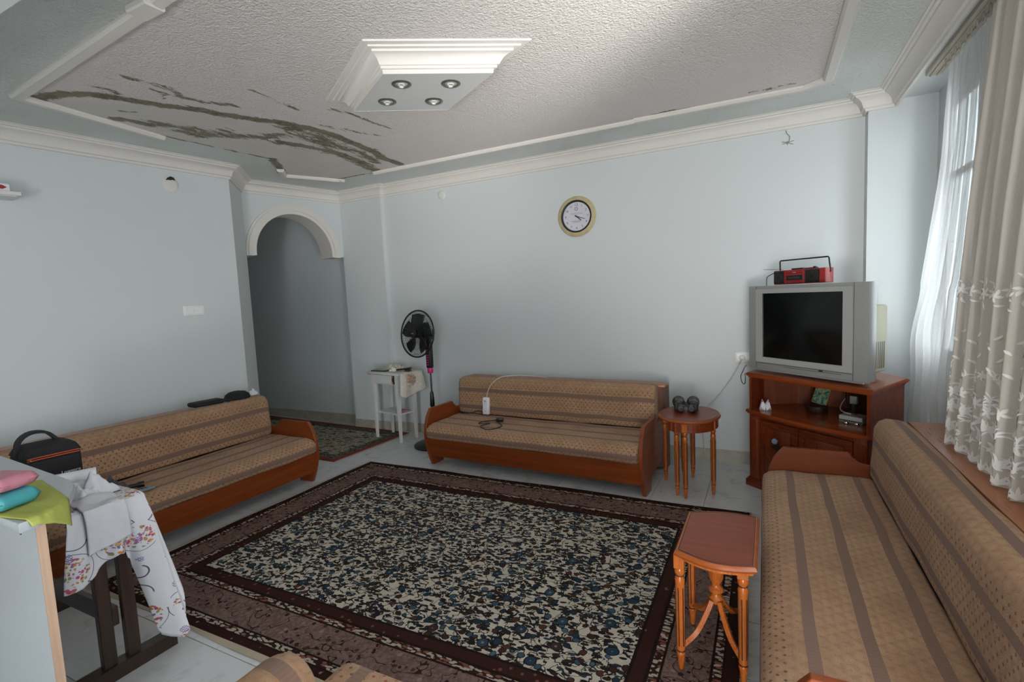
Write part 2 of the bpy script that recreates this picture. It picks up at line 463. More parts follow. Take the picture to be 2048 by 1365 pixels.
WID = dict(C1=.034, C2=.026, C3=.036, C4=.034, C5=.034, C6=.012, C7=.022, C8=.010, C9=.016, C10=.014, C11=.014, C12=.014, C13=.03, C14=.012, C15=.010, C16=.04, C17=.010, C18=.030, C19=.014, C20=.014)
STR = dict(C1=1.0, C2=.8, C3=.66, C4=.8, C5=.74, C6=.60, C7=.52, C8=.50, C9=.56, C10=.46, C11=.9, C12=.55, C13=.8, C14=1.0, C15=.8, C16=.6, C17=.75, C18=.66, C19=.6, C20=.55)
SPREAD = dict(C3=2.3, C4=2.0, C5=1.9, C18=2.2, C16=2.0, C2=1.8, C7=1.5, C10=1.8)
for _k in ('C3', 'C4', 'C5', 'C18', 'C16', 'C2'): STR[_k] *= .80
STR['C16'] = .5
def seg_dist(X, Y, pts, closed=False):
    d = np.full(X.shape, 9.0)
    n = len(pts)
    for i in range(n if closed else n - 1):
        ax, ay = pts[i]; bx_, by_ = pts[(i + 1) % n]
        vx, vy = bx_ - ax, by_ - ay; L = vx * vx + vy * vy + 1e-12
        t = np.clip(((X - ax) * vx + (Y - ay) * vy) / L, 0, 1)
        d = np.minimum(d, np.hypot(X - ax - t * vx, Y - ay - t * vy))
    return d
def inside(X, Y, pts):
    r = np.zeros(X.shape, bool); n = len(pts)
    for i in range(n):
        (x0, y0), (x1, y1) = pts[i], pts[(i + 1) % n]
        if abs(y1 - y0) < 1e-9: continue
        c = ((y0 > Y) != (y1 > Y)) & (X < (x1 - x0) * (Y - y0) / (y1 - y0) + x0)
        r ^= c
    return r
def signed(X, Y, pts):
    d = seg_dist(X, Y, pts, True); return np.where(inside(X, Y, pts), d, -d)

def ceiling():
    step = .024
    xs = np.arange(-5.05, 1.05, step); ys = np.arange(.9, 4.62, step)
    X, Y = np.meshgrid(xs, ys); nx, ny = len(xs), len(ys)
    V = np.stack([X.ravel(), Y.ravel(), np.full(X.size, ZC)], 1)
    i = np.arange(nx - 1); j = np.arange(ny - 1); I, J = np.meshgrid(i, j); a = (J * nx + I).ravel()
    F = np.stack([a, a + nx, a + nx + 1, a + 1], 1)     # faces look down
    me = bpy.data.meshes.new('ceiling'); me.from_pydata(V.tolist(), [], F.tolist())
    sd = signed(X, Y, CEN)
    cr = np.zeros(X.shape)
    for k, w in WID.items():
        cr = np.maximum(cr, STR[k] * np.exp(-(seg_dist(X, Y, CRACKS[k]) / (w * SPREAD.get(k, 1.25))) ** 2))
    pa = np.clip(np.maximum(signed(X, Y, CRACKS['P']), signed(X, Y, CRACKS['P2'])) / .06 + .5, 0, 1)
    for nm, arr in (('inner', sd), ('crack', cr), ('patch', pa)):
        at = me.attributes.new(nm, 'FLOAT', 'POINT'); at.data.foreach_set('value', arr.ravel().astype(np.float32))
    m = Mt('stippled_ceiling', 'd8d4d0', .8, 0, .25)
    v = m.tc()
    inn = m.step(m.attr('inner'), -.004, .004); patch = m.attr('patch'); crack = m.attr('crack')
    base = m.mix(inn, 'e0e4e5', 'dcd7d4')
    blot = m.noise(v, 2.3, 4)
    base = m.mix(m.math('MULTIPLY', m.math('MULTIPLY', blot, m.math('SUBTRACT', 1.0, inn)), .55), base, 'b4b8a8')
    pc = m.mix(m.noise(v, 4, 5), 'd8d5d0', 'c9c5bc')
    base = m.mix(m.math('MULTIPLY', patch, .9), base, pc)
    nz = m.math('ADD', m.math('MULTIPLY', m.noise(m.map(v, (2.3, .65, 1), (0, 0, 0), (0, 0, .22)), 13, 10, .78, .4), 2.3), m.math('MULTIPLY', m.noise(v, 60, 3), .25))
    lev = m.math('ADD', crack, m.math('SUBTRACT', nz, 1.36))
    k = m.step(lev, .30, .35)
    cc = m.mix(m.step(m.noise(v, 9, 4), .35, .62), '726b5b', '8d8672')
    cc = m.mix(m.step(m.noise(v, 40, 3), .5, .62), cc, '8f887a')
    edge = m.math('MULTIPLY', m.step(lev, .20, .31), .35)
    m.col(m.mix(k, m.mix(edge, base, '9a9488'), cc))
    st = m.math('ADD', m.noise(v, 78, 2, .5), m.math('MULTIPLY', m.noise(v, 170, 2), .4))
    keep = m.math('SUBTRACT', 1.0, m.math('MULTIPLY', patch, .65))
    h = m.math('SUBTRACT', m.math('MULTIPLY', st, keep), m.math('MULTIPLY', k, .8))
    m.bump(h, .7, .015)
    me.materials.append(m.m)
    o = bpy.data.objects.new('ceiling', me); COL.objects.link(o); o['kind'] = 'structure'
    bm = NB(); bx(bm, -5.2, 1.25, -2.8, .9, ZC, ZC + .1); bx(bm, -7.7, 1.25, .9, 4.7, ZC + .02, ZC + .12)
    bx(bm, -7.6, -4.95, 3.15, 4.6, ZC, ZC + .01)
    p = obj('upper_slab', bm, m.m, o, 0)
ceiling()

TP = [(-.032, ZC), (-.032, 2.699), (-.022, 2.686), (-.006, 2.683), (.020, 2.683), (.032, 2.697), (.032, ZC)]
bm = NB()
sweep(bm, [(-1.2, 1.22), (-2.247, 1.304), (-3.75, 1.406), (-3.857, 2.23)], TP)
sweep(bm, [(-3.95, 3.29), (-4.098, 3.446), (-3.838, 3.907), (-3.80, 3.906)], TP)
sweep(bm, [(-3.363, 3.891), (-.851, 3.885)], TP)
sweep(bm, [(-.853, 3.867), (.239, 3.888), (.359, 3.802), (.357, 1.2)], TP)
struct('trim_5', bm, 'white_trim', smooth=28)
bm = NB(); bx(bm, -2.33, -2.19, 1.25, 1.335, 2.678, ZC, .006); struct('trim_6', bm, 'white_trim')

# floor of white tiles
tile = Mt('white_floor_tile', 'cfd2d4', .22, 0, .5)
_v = tile.tc('Object'); _oi = tile.n('ObjectInfo').outputs['Random']
_of = tile.comb(tile.math('MULTIPLY', _oi, 37.0), tile.math('MULTIPLY', _oi, 91.0), 0.0)
_w = tile.noise(tile.n('VectorMath', {'operation': 'MULTIPLY_ADD'}, {0: _v, 1: (3, 3, 3), 2: _of}).outputs[0], 2.0, 6, .6, 1.2)
_c = tile.mix(tile.step(_w, .52, .7), 'c9cccd', 'b4b6b6')
tile.col(tile.mix(tile.math('MULTIPLY', _oi, .18), _c, 'b9b8b4'))
MAT['tile'] = tile.m; MAT['grout'] = plain('floor_grout', '8a8680', .8, 0, .03)
bm = NB(); bx(bm, -7.7, 1.02, -2.7, 4.6, -.1, -.004)
floor = struct('floor', bm, 'grout', smooth=0)
bm = NB(); bx(bm, -.1735, .1735, -.1735, .1735, -.010, 0, .0012)
t0 = obj('tile', bm, 'tile', floor, 0); tme = t0.data; first = True
bm = NB(); bx(bm, -3.4, 1.02, -2.6, .48, -.010, 0); obj('tile_field', bm, 'tile', floor, 0)
for i in range(-19, 5):
    for j in range(-2, 10):
        x = -.365 + .35 * i + .175; y = 1.22 + .35 * j + .175
        if -3.0 < x < -.3 and 1.55 < y < 3.2: continue
        if x < -5.0 and y < 3.2: continue
        if y > 4.6 or x > 1.0: continue
        if first: o = t0; first = False
        else:
            o = t0.copy(); COL.objects.link(o)
        o.location = (x, y, 0)
bm = NB(); bx(bm, 1.22, 5, -5, 6, -.3, -.2); bx(bm, -3, 1.22, -6, -2.8, -.3, -.2); struct('floor_balcony', bm, 'grout', smooth=0)

bb = Mt('marble_skirting', 'b9b3a6', .35)
bb.col(bb.ramp(bb.noise(bb.tc(), 6, 6, .6, 1), [(.3, 'a39d90'), (.7, 'bdb8ac')])); MAT['skirting'] = bb.m
SK = [(0, 0), (.013, 0), (.013, .098), (.010, .102), (0, .102)]
bm = NB(); sweep(bm, [AR1, (CX, CF), (CX, WY), (RX, WY), (RX, RC), (RWX, RC)], SK); struct('baseboard_back', bm, 'skirting')
bm = NB(); sweep(bm, [(-7.6, HY), (AR1[0], HY)], SK); struct('baseboard_corridor', bm, 'skirting')
bm = NB(); sweep(bm, [LW0, LW1], SK); struct('baseboard_left', bm, 'skirting')

MAT['wood_edge'] = wood('table_edge_beech', '944c20', 'a2562a', '843f18', 'X', 1.0, .24)
def sheer(name, col, transp, transl, emb=0):
    m = Mt(name, col, .9, 0, .05)
    d = m.n('BsdfDiffuse', None, {'Color': hexc(col)}); tl = m.n('BsdfTranslucent', None, {'Color': hexc(col)}); tr = m.n('BsdfTransparent')
    a = m.n('MixShader', None, {0: transl, 1: d.outputs[0], 2: tl.outputs[0]})
    v = m.tc()
    wv = m.math('ADD', transp, m.math('MULTIPLY', m.math('SUBTRACT', m.noise(m.map(v, (400, 400, 40)), 1, 1), .5), .10))
    b = m.n('MixShader', None, {0: wv, 1: a.outputs[0], 2: tr.outputs[0]})
    m.nt.links.new(b.outputs[0], m.out.inputs[0]); return m.m
MAT['stand_wood'] = wood('cherry_stand_veneer', '6e2e12', '7e3818', '5a230c', 'X', .8, .2)
MAT['stand_wood_z'] = wood('cherry_stand_veneer_upright', '6e2e12', '7e3818', '5a230c', 'Z', .8, .22)
MAT['stand_top'] = wood('cherry_stand_top', '863c18', '96461e', '70300f', 'X', .8, .16)
MAT['stand_back'] = wood('matt_cabinet_back', '74361a', '803e20', '622c14', 'Z', .8, .6)
MAT['blue_glass'] = plain('blue_faceted_glass', '8fb0d0', .08, 0, .1, 60)
MAT['charcoal'] = plain('charcoal_plastic', '3a3c3c', .5, 0, .03)
MAT['red_dark'] = plain('deep_red_plastic', '8e1c1c', .4, 0, .03)
MAT['gold'] = plain('thin_gold_edge', 'a08a48', .35, .4, .05)
MAT['cream'] = plain('cream_plastic', 'cdbf94', .45, 0, .15, 30)
MAT['dial'] = plain('clock_dial_card', 'd6d6de', .5, 0, .02)
MAT['ink'] = plain('dark_print', '3c3c44', .6, 0, 0)
MAT['ink_blue'] = plain('blue_print', '8890b4', .6, 0, 0)
MAT['panel_white'] = plain('flat_white_panel', 'd0d2d2', .5, 0, .03)
MAT['nickel'] = plain('dull_nickel', '8c8a80', .35, .8, .05)
MAT['lens'] = plain('spot_lens', 'b8b8b4', .2, .1, .05)
MAT['steel_dark'] = plain('dull_steel_tube', '55575a', .3, .9, .03)
MAT['blade'] = plain('dark_fan_blade', '1c2022', .25, 0, .03)
MAT['sheer_left'] = sheer('plain_sheer_voile', 'ecebeb', .60, .5)
MAT['sheer_lace'] = sheer('lace_tulle', 'e0d9d0', .10, .16)
MAT['embroidery'] = plain('white_embroidery_thread', 'f7f5f3', .8, 0, .03)
MAT['rail'] = plain('ivory_rail', 'b4ae9e', .45, 0, .05)
MAT['pink_cloth'] = plain('dusty_pink_cloth', 'c08a9a', .9, 0, .08, 30)
MAT['black_rubber'] = plain('black_rubber_armour', '1a1b1c', .6, 0, .05, 60, .2)
MAT['grey_blue'] = plain('grey_blue_plastic', '7a838a', .5, 0, .04)
MAT['grey_wool'] = plain('dark_grey_wool', '4a4c52', .95, 0, .15, 60, .4)
MAT['linen'] = plain('grey_white_linen', 'd4d4da', .95, 0, .08, 30, .25)
MAT['lime'] = plain('lime_green_cloth', 'a9b054', .9, 0, .08, 40, .3)
MAT['turquoise'] = plain('turquoise_plastic_film', '3a9aa4', .35, 0, .15, 25)
MAT['rose'] = plain('rose_plastic_film', 'c07a8c', .4, 0, .12, 25)
MAT['mint'] = plain('mint_label', '9ad0c4', .4, 0, .1)
MAT['grey_wire'] = plain('grey_wire', '8a8c88', .6, 0, .05)
# ------------------------------------------------------------------ rugs
def rug_material():
    m = Mt('persian_rug_pile', '2a1c18', .95, 0, .1)
    v = m.tc(); xyz = m.sep(v); x, y = xyz[0], xyz[1]
    hx, hy = 1.58, 1.085
    dx = m.math('SUBTRACT', hx, m.math('ABSOLUTE', x)); dy = m.math('SUBTRACT', hy, m.math('ABSOLUTE', y))
    d = m.math('MINIMUM', dx, dy)
    vw = m.noise(m.map(v, (9, 9, 9)), 1, 2, out='Color')
    wv = m.n('VectorMath', {'operation': 'MULTIPLY_ADD'}, {0: vw, 1: (.035, .035, 0), 2: v}).outputs[0]
    # field: cream ground, closely set blue / brown / black blossoms and black vines
    a = m.vor(wv, 23, rand=.9, out='node'); b = m.vor(wv, 41, rand=1.0, out='node')
    hue = m.sep(a.outputs['Color'])[0]
    colA = m.ramp(hue, [(0, '1f3444'), (.26, '36505f'), (.46, '3a241c'), (.62, '4e3026'), (.76, '22303a'), (.90, '48606e')], 'CONSTANT')
    hueb = m.sep(b.outputs['Color'])[1]
    cream = m.mix(m.noise(v, 40, 2), 'cbc2b2', 'b0a698')
    dA = a.outputs['Distance']; dB = b.outputs['Distance']
    lines = m.math('LESS_THAN', m.math('ABSOLUTE', m.math('SUBTRACT', m.noise(v, 13, 2, .5, .4), .5)), .016)
    lines2 = m.math('LESS_THAN', m.math('ABSOLUTE', m.math('SUBTRACT', m.noise(m.map(v, (1, 1, 1), (5, 3, 0)), 17, 2, .5, .5), .5)), .020)
    f = m.mix(m.math('MAXIMUM', lines, lines2), cream, '1d1b1a')
    # slim dark leaves lying two ways
    for rot, off, sc in ((.55, 0.0, (19, 42, 1)), (-.85, 7.3, (18, 40, 1))):
        lf = m.vor(m.map(wv, sc, (off, off, 0), (0, 0, rot)), 1, rand=.95, dim='2D', out='node')
        lh = m.sep(lf.outputs['Color'])
        f = m.mix(m.math('MULTIPLY', m.math('LESS_THAN', lf.outputs['Distance'], .33), m.math('GREATER_THAN', lh[0], .52)), f, m.ramp(lh[1], [(0, '1a1b1d'), (.5, '202a30'), (.7, '2c201b'), (.86, '2a3c48')], 'CONSTANT'))
    on = m.math('GREATER_THAN', hue, .10)
    f = m.mix(m.math('MULTIPLY', m.math('LESS_THAN', dA, .385), on), f, '17171a')
    f = m.mix(m.math('MULTIPLY', m.math('LESS_THAN', dA, .31), on), f, colA)
    big = m.vor(wv, 7.5, rand=.8, out='node'); dG = big.outputs['Distance']
    f = m.mix(m.math('LESS_THAN', dG, .20), f, '16181c'); f = m.mix(m.math('LESS_THAN', dG, .165), f, m.ramp(m.sep(big.outputs['Color'])[0], [(0, '243a4c'), (.6, '2c4658'), (.8, '3c2a26')], 'CONSTANT'))
    f = m.mix(m.math('LESS_THAN', dG, .05), f, '7c7468')
    # borders
    t = m.math('ADD', x, y)
    lv = m.vor(m.map(wv, (26, 58, 1), (0, 0, 0), (0, 0, .8)), 1, rand=.8, dim='2D', out='node')
    lw_ = m.vor(m.map(wv, (26, 58, 1), (3, 5, 0), (0, 0, -.8)), 1, rand=.8, dim='2D')
    leaf = m.math('MAXIMUM', m.math('LESS_THAN', lv.outputs['Distance'], .34), m.math('LESS_THAN', lw_, .30))
    leafband = m.mix(leaf, '2a1916', m.mix(m.math('GREATER_THAN', m.sep(lv.outputs['Color'])[0], .75), 'aca090', '7a4a40'))
    mv = m.mix(m.step(m.noise(v, 70, 2), .4, .6), '66504b', '7a645c')
    mb = m.vor(wv, 24, out='node'); mv = m.mix(m.math('LESS_THAN', mb.outputs['Distance'], .24), mv, m.ramp(m.sep(mb.outputs['Color'])[0], [(0, '2c1a18'), (.5, '43302e'), (.8, '8a776c')], 'CONSTANT'))
    mv = m.mix(m.math('LESS_THAN', m.math('ABSOLUTE', m.math('SUBTRACT', m.noise(v, 9, 2, .5, .5), .5)), .008), mv, '2c1d1a')
    br = m.mix(m.math('LESS_THAN', m.vor(v, 26), .17), '2c1512', '84746a')
    br2 = m.mix(m.math('LESS_THAN', m.vor(v, 24), .2), '331915', '6a4a40')
    def band(lo, col, prev):
        return m.mix(m.math('GREATER_THAN', d, lo), prev, col)
    c = br
    c = band(.058, '1e100e', c); c = band(.066, leafband, c); c = band(.096, '1c0f0d', c)
    c = band(.106, mv, c); c = band(.270, '1c0f0d', c); c = band(.280, leafband, c)
    c = band(.312, '1c0f0d', c); c = band(.326, br2, c); c = band(.378, '17100f', c); c = band(.390, f, c)
    c = m.mix(m.math('LESS_THAN', y, -hy + .022), c, 'b0a48f')
    m.col(m.mix(m.math('MULTIPLY', m.noise(v, 3, 4), .22), c, '3c332e'))
    m.bump(m.noise(v, 240, 2), .5, .004)
    return m.m
MAT['rug'] = rug_material()
MAT['fringe'] = plain('cotton_fringe', 'b8ad98', .95, 0, .1, 40)
def make_rug():
    t = thing('patterned_rug', 'large cream rug with dense blue and brown floral field and brown borders on the tiles', 'rug', (-1.66, 2.335, 0))
    bm = NB()
    def fn(a, b):
        x = -1.58 + 3.16 * a; y = -1.085 + 2.17 * b
        ed = min(a, 1 - a, b, 1 - b)
        return (x + .006 * math.sin(y * 7), y + .008 * math.sin(x * 5.0), .007 + .0025 * mnoise.noise(Vector((x * 2, y * 2, 0))) + (0 if ed > .004 else -.005))
    grid(bm, fn, 90, 62)
    obj('pile', bm, 'rug', t)
    bm = NB()
    for sx in (-1, 1):
        for k in range(360):
            y = -1.08 + 2.16 * k / 359 + random.uniform(-.003, .003); L = random.uniform(.03, .065); dy = random.uniform(-.015, .015)
            x = sx * 1.575; w = .0016
            q = [(x, y - w, .008), (x, y + w, .008), (x + sx * L * .6, y + dy * .5 + w, .004), (x + sx * L, y + dy, .002), (x + sx * L * .6, y + dy * .5 - w, .004)]
            bm.faces.new([bm.verts.new(p) for p in q])
    o = obj('fringe', bm, 'fringe', t, 0, fix=False); o['kind'] = 'stuff'
make_rug()

def runner_material():
    m = Mt('runner_weave', '4a4742', .95, 0, .1)
    v = m.tc(); xyz = m.sep(v); x, y = xyz[0], xyz[1]
    d = m.math('MINIMUM', m.math('SUBTRACT', 1.55, m.math('ABSOLUTE', x)), m.math('SUBTRACT', .52, m.math('ABSOLUTE', y)))
    n1 = m.noise(m.map(v, (10, 22, 1)), 1, 4, .6, 1.0); n2 = m.vor(m.map(v, (8, 17, 1)), 1, out='node')
    c = m.ramp(n1, [(.34, '3a3e3c'), (.44, '5c605a'), (.52, 'b0a894'), (.57, '4c564e'), (.66, '8a7c6c')])
    c = m.mix(m.math('LESS_THAN', n2.outputs['Distance'], .30), c, m.ramp(m.sep(n2.outputs['Color'])[0], [(0, '74423c'), (.2, '4c5a54'), (.55, '9a927e'), (.85, '34383a')], 'CONSTANT'))
    c = m.mix(m.math('LESS_THAN', m.vor(m.map(v, (8, 17, 1)), 1, 'DISTANCE_TO_EDGE'), .05), c, 'a89e8a')
    c = m.mix(m.math('LESS_THAN', d, .15), c, m.ramp(m.noise(m.map(v, (30, 30, 1)), 1, 3), [(.42, '34302e'), (.52, '7c766a'), (.6, '3c3834')]))
    c = m.mix(m.math('LESS_THAN', d, .045), c, '84382e')
    m.col(c); m.bump(m.noise(v, 200, 2), .4, .003)
    return m.m
MAT['runner'] = runner_material()
t = thing('runner_rug', 'grey and green runner rug with a red edge in front of the arch', 'rug', (-5.085, 3.885, 0), -3.0)
bm = NB(); bx(bm, -1.55, 1.55, -.52, .52, .001, .009, .003)
obj('pile', bm, 'runner', t)
bm = NB()
for k in range(120):
    y = -.515 + 1.03 * k / 119; x = 1.55; L = random.uniform(.02, .04); w = .0018
    bm.faces.new([bm.verts.new(p) for p in ((x, y - w, .008), (x, y + w, .008), (x + L, y + random.uniform(-.008, .008), .002))])
o = obj('fringe', bm, 'fringe', t, 0, fix=False); o['kind'] = 'stuff'

# ------------------------------------------------------------------ sofa beds
SEATP = [(-.098, .255), (-.124, .266), (-.135, .300), (-.128, .342), (-.095, .368), (-.03, .380), (.20, .381), (.395, .378), (.41, .365), (.41, .255)]
BACKP = [(.400, .380), (.392, .40), (.392, .46), (.396, .56), (.400, .62), (.408, .668), (.425, .698), (.455, .712), (.51, .711), (.545, .702), (.555, .68), (.555, .40)]
def arclen(p):
    s = [0]
    for a, b in zip(p, p[1:]): s.append(s[-1] + math.hypot(b[0] - a[0], b[1] - a[1]))
    return s
def s_at(prof, pt):
    best = (9, 0); S = arclen(prof)
    for i, (a, b) in enumerate(zip(prof, prof[1:])):
        L = math.hypot(b[0] - a[0], b[1] - a[1]); t = max(0, min(1, ((pt[0] - a[0]) * (b[0] - a[0]) + (pt[1] - a[1]) * (b[1] - a[1])) / (L * L)))
        d = math.hypot(a[0] + t * (b[0] - a[0]) - pt[0], a[1] + t * (b[1] - a[1]) - pt[1])
        if d < best[0]: best = (d, S[i] + t * L)
    return best[1]
_ss = [s_at(SEATP, p) for p in ((-.135, .305), (.005, .38), (.162, .38), (.325, .38))]
_sb = [s_at(BACKP, p) for p in ((.392, .438), (.398, .598), (.50, .711))]
MAT['seat_fabric'] = fabric('striped_seat_fabric', _ss, [(s_at(SEATP, (-.06, .374)), s_at(SEATP, (.40, .37)))])
MAT['back_fabric'] = fabric('striped_back_fabric', _sb, [(s_at(BACKP, (.404, .66)), 9)])

def cushion(name, prof, u0, u1, mat, parent, sag=0, dens=None, seed=0):
    """closed profile in (v, z) swept along u, edges rounded over at both ends, UV in metres"""
    # resample
    pts = []
    for a, b in zip(prof, prof[1:] + prof[:1]):
        L = math.hypot(b[0] - a[0], b[1] - a[1]); n = max(1, int(L / .05))
        for k in range(n): pts.append((a[0] + (b[0] - a[0]) * k / n, a[1] + (b[1] - a[1]) * k / n))
    S = arclen(pts + pts[:1]); n = len(pts)
    cv = sum(p[0] for p in pts) / n; cz = sum(p[1] for p in pts) / n
    us = [(u0, .026), (u0 + .006, .012), (u0 + .02, .003)] + [(u0 + .04 + (u1 - u0 - .08) * k / 40, 0) for k in range(41)] + [(u1 - .02, .003), (u1 - .006, .012), (u1, .026)]
    bm = NB(); lay = bm.loops.layers.uv.verify(); rings = []
    for u, ins in us:
        r = []
        for v, z in pts:
            dv, dz = v - cv, z - cz; L = math.hypot(dv, dz)
            k = 1 - ins / L
            w = .004 * mnoise.noise(Vector((u * 4 + seed, v * 9, z * 9)))
            zz = cz + dz * k + w - sag * math.sin(PI * (u - u0) / (u1 - u0)) * max(0, min(1, (v + .1) / .2)) * (1 if z > .36 else 0)
            r.append(bm.verts.new((u, cv + dv * k + w, zz)))
        rings.append(r)
    for i in range(len(us) - 1):
        for j in range(n):
            f = bm.faces.new((rings[i][j], rings[i + 1][j], rings[i + 1][(j + 1) % n], rings[i][(j + 1) % n]))
            uvs = ((us[i][0], S[j]), (us[i + 1][0], S[j]), (us[i + 1][0], S[j + 1]), (us[i][0], S[j + 1]))
            for lp, q in zip(f.loops, uvs): lp[lay].uv = q
    for r, rev in ((rings[0], True), (rings[-1], False)):
        f = bm.faces.new(list(reversed(r)) if rev else r)
        for lp in f.loops: lp[lay].uv = (lp.vert.co.y, 2 + lp.vert.co.z)
    return obj(name, bm, mat, parent, 50)

ARMP = [(-.028, 0), (.115, 0), (.125, .06), (.135, .10), (.44, .12), (.56, .12), (.56, .44), (.44, .438), (.39, .438), (.345, .450), (.318, .472), (.292, .505), (-.022, .505), (-.045, .478), (-.075, .435), (-.098, .370), (-.108, .300), (-.105, .225), (-.085, .14), (-.055, .06)]
def sofa(label, loc, ang, L, sag=.006, seed=0):
    t = thing('sofa_bed', label, 'sofa', (loc[0], loc[1], 0), ang, 'matching striped sofa beds')
    for u in (0, L - .028):
        bm = NB(); prism(bm, ARMP, 0, .028, Matrix(((0, 0, 1, u), (1, 0, 0, 0), (0, 1, 0, 0), (0, 0, 0, 1))))
        p = obj('side_panel', bm, 'wood_red_y', t, 20)
        mod = p.modifiers.new('edge', 'BEVEL'); mod.width = .003; mod.segments = 2; mod.limit_method = 'ANGLE'
    bm = NB(); prism(bm, [(-.098, .235), (-.098, .255), (-.07, .255), (-.045, .095), (-.068, .092)], .03, L - .03, Matrix(((0, 0, 1, 0), (1, 0, 0, 0), (0, 1, 0, 0), (0, 0, 0, 1))))
    obj('front_rail', bm, 'wood_red', t, 20)
    bm = NB(); bx(bm, .03, L - .03, -.04, .40, .10, .118); obj('base_board', bm, 'wood_red', t, 0)
    cushion('seat_cushion', SEATP, .034, L - .034, 'seat_fabric', t, sag, seed=seed)
    cushion('backrest_cushion', BACKP, .02, L - .036, 'back_fabric', t, 0, seed=seed + 5)
    bm = NB()
    bx(bm, -.004, L + .006, .562, .578, .02, .690, .002); bx(bm, -.004, L + .006, .704, .720, .0, .690, .002)
    bx(bm, -.004, .014, .578, .704, 0, .672); bx(bm, L - .012, L + .006, .578, .704, 0, .672)
    obj('bedding_box', bm, 'wood_side', t, 20)
    bm = NB(); bx(bm, -.006, L + .008, .560, .722, .674, .692, .003, 2); obj('box_lid', bm, 'wood_lid', t)
    return t
MAT['wood_lid'] = wood('glossy_box_lid', 'a2643c', 'a86a42', '9c6038', 'X', .5, .22)
sofa('striped sofa bed under the clock against the back wall', (-2.65, 3.578), -2.85, 1.91, .006, 1)
sofa('striped sofa bed against the left wall, behind the flowered tablecloth', (-3.375, .965), 90, 1.905, .008, 2)
sofa('large striped sofa bed under the lace curtain at the right edge', (.12, 3.262), -90, 1.955, .010, 3)

# armchair in the bottom foreground: rounded arms and a low seat seen from above
def armchair():
    t = thing('armchair', 'striped upholstered armchair cut off by the bottom edge of the photo', 'armchair', (-.80, .58, 0), 0)
    def roll(name, x0, x1, y0, y1, z0, z1, stripes, parent, seed):
        # block with a round-over top, length along y
        n = 14; w = (x1 - x0) / 2; xc = (x0 + x1) / 2
        prof = [(x0, z0)] + [(xc - w * math.cos(PI * k / n), z1 - w * .9 + w * .9 * math.sin(PI * k / n)) for k in range(n + 1)] + [(x1, z0)]
        S = arclen(prof); m = len(prof)
        ys = [(y1, .07), (y1 - .008, .035), (y1 - .022, .014), (y1 - .045, .004)] + [(y1 - .07 - (y1 - y0 - .07) * k / 16, 0) for k in range(17)]
        bm = NB(); lay = bm.loops.layers.uv.verify(); R = []
        for y, ins in ys:
            R.append([bm.verts.new((xc + (x - xc) * (1 - ins / w), y, z0 + (z - z0) * (1 - ins / (z1 - z0)))) for x, z in prof])
        for i in range(len(ys) - 1):
            for j in range(m - 1):
                f = bm.faces.new((R[i][j], R[i][j + 1], R[i + 1][j + 1], R[i + 1][j]))
                for lp, q in zip(f.loops, ((S[j], ys[i][0]), (S[j + 1], ys[i][0]), (S[j + 1], ys[i + 1][0]), (S[j], ys[i + 1][0]))): lp[lay].uv = (q[0], y1 - q[1])
        for r in (R[0], R[-1]):
            f = bm.faces.new(r)
            for lp in f.loops: lp[lay].uv = (lp.vert.co.x, .5 + lp.vert.co.z)
        return obj(name, bm, stripes, parent, 60)
    arm_m = fabric('armchair_arm_fabric', [.085, .30], [(0, .2), (.3, 2)], .042)
    roll('armrest', -.405, -.225, -.25, .285, .16, .55, arm_m, t, 0)
    roll('armrest', .42, .60, -.25, .285, .16, .55, arm_m, t, 0)
    # seat: stripes run front to back
    bm = NB(); lay = bm.loops.layers.uv.verify()
    def fn(a, b):
        x = -.29 + .72 * a; y = -.20 + .62 * b
        ex = max(0, 1 - min(a, 1 - a) * .72 / .06); ey = max(0, 1 - (1 - b) * .62 / .06)
        return (x, y, .455 - .05 * ex ** 2.2 - .06 * ey ** 2.2)
    V = grid(bm, fn, 40, 34, lambda a, b: (.62 * b, .72 * a))
    bl = [V[i][34] for i in range(41)] ; lo = [bm.verts.new((v.co.x, v.co.y + .0, .20)) for v in bl]
    for i in range(40): bm.faces.new((bl[i], lo[i], lo[i + 1], bl[i + 1]))
    for k in (0, 40):
        c = V[k]; lo2 = [bm.verts.new((v.co.x, v.co.y, .20)) for v in c]
        for i in range(34): bm.faces.new((c[i], c[i + 1], lo2[i + 1], lo2[i]))
    obj('seat_cushion', bm, fabric('armchair_seat_fabric', [.115, .31, .50], [], .040), t, 60)
    bm = NB(); bx(bm, -.36, .55, -.24, .37, .06, .20, .004); obj('base_frame', bm, 'wood_red', t)
    bm = NB(); bx(bm, -.36, .55, -.36, -.20, .06, .78, .03, 3); obj('backrest', bm, arm_m, t)
    for sx in (-.32, .51):
        for sy in (-.32, .32):
            bm = NB(); bx(bm, sx - .02, sx + .02, sy - .02, sy + .02, 0, .06); obj('leg', bm, 'wood_red_z', t)
armchair()

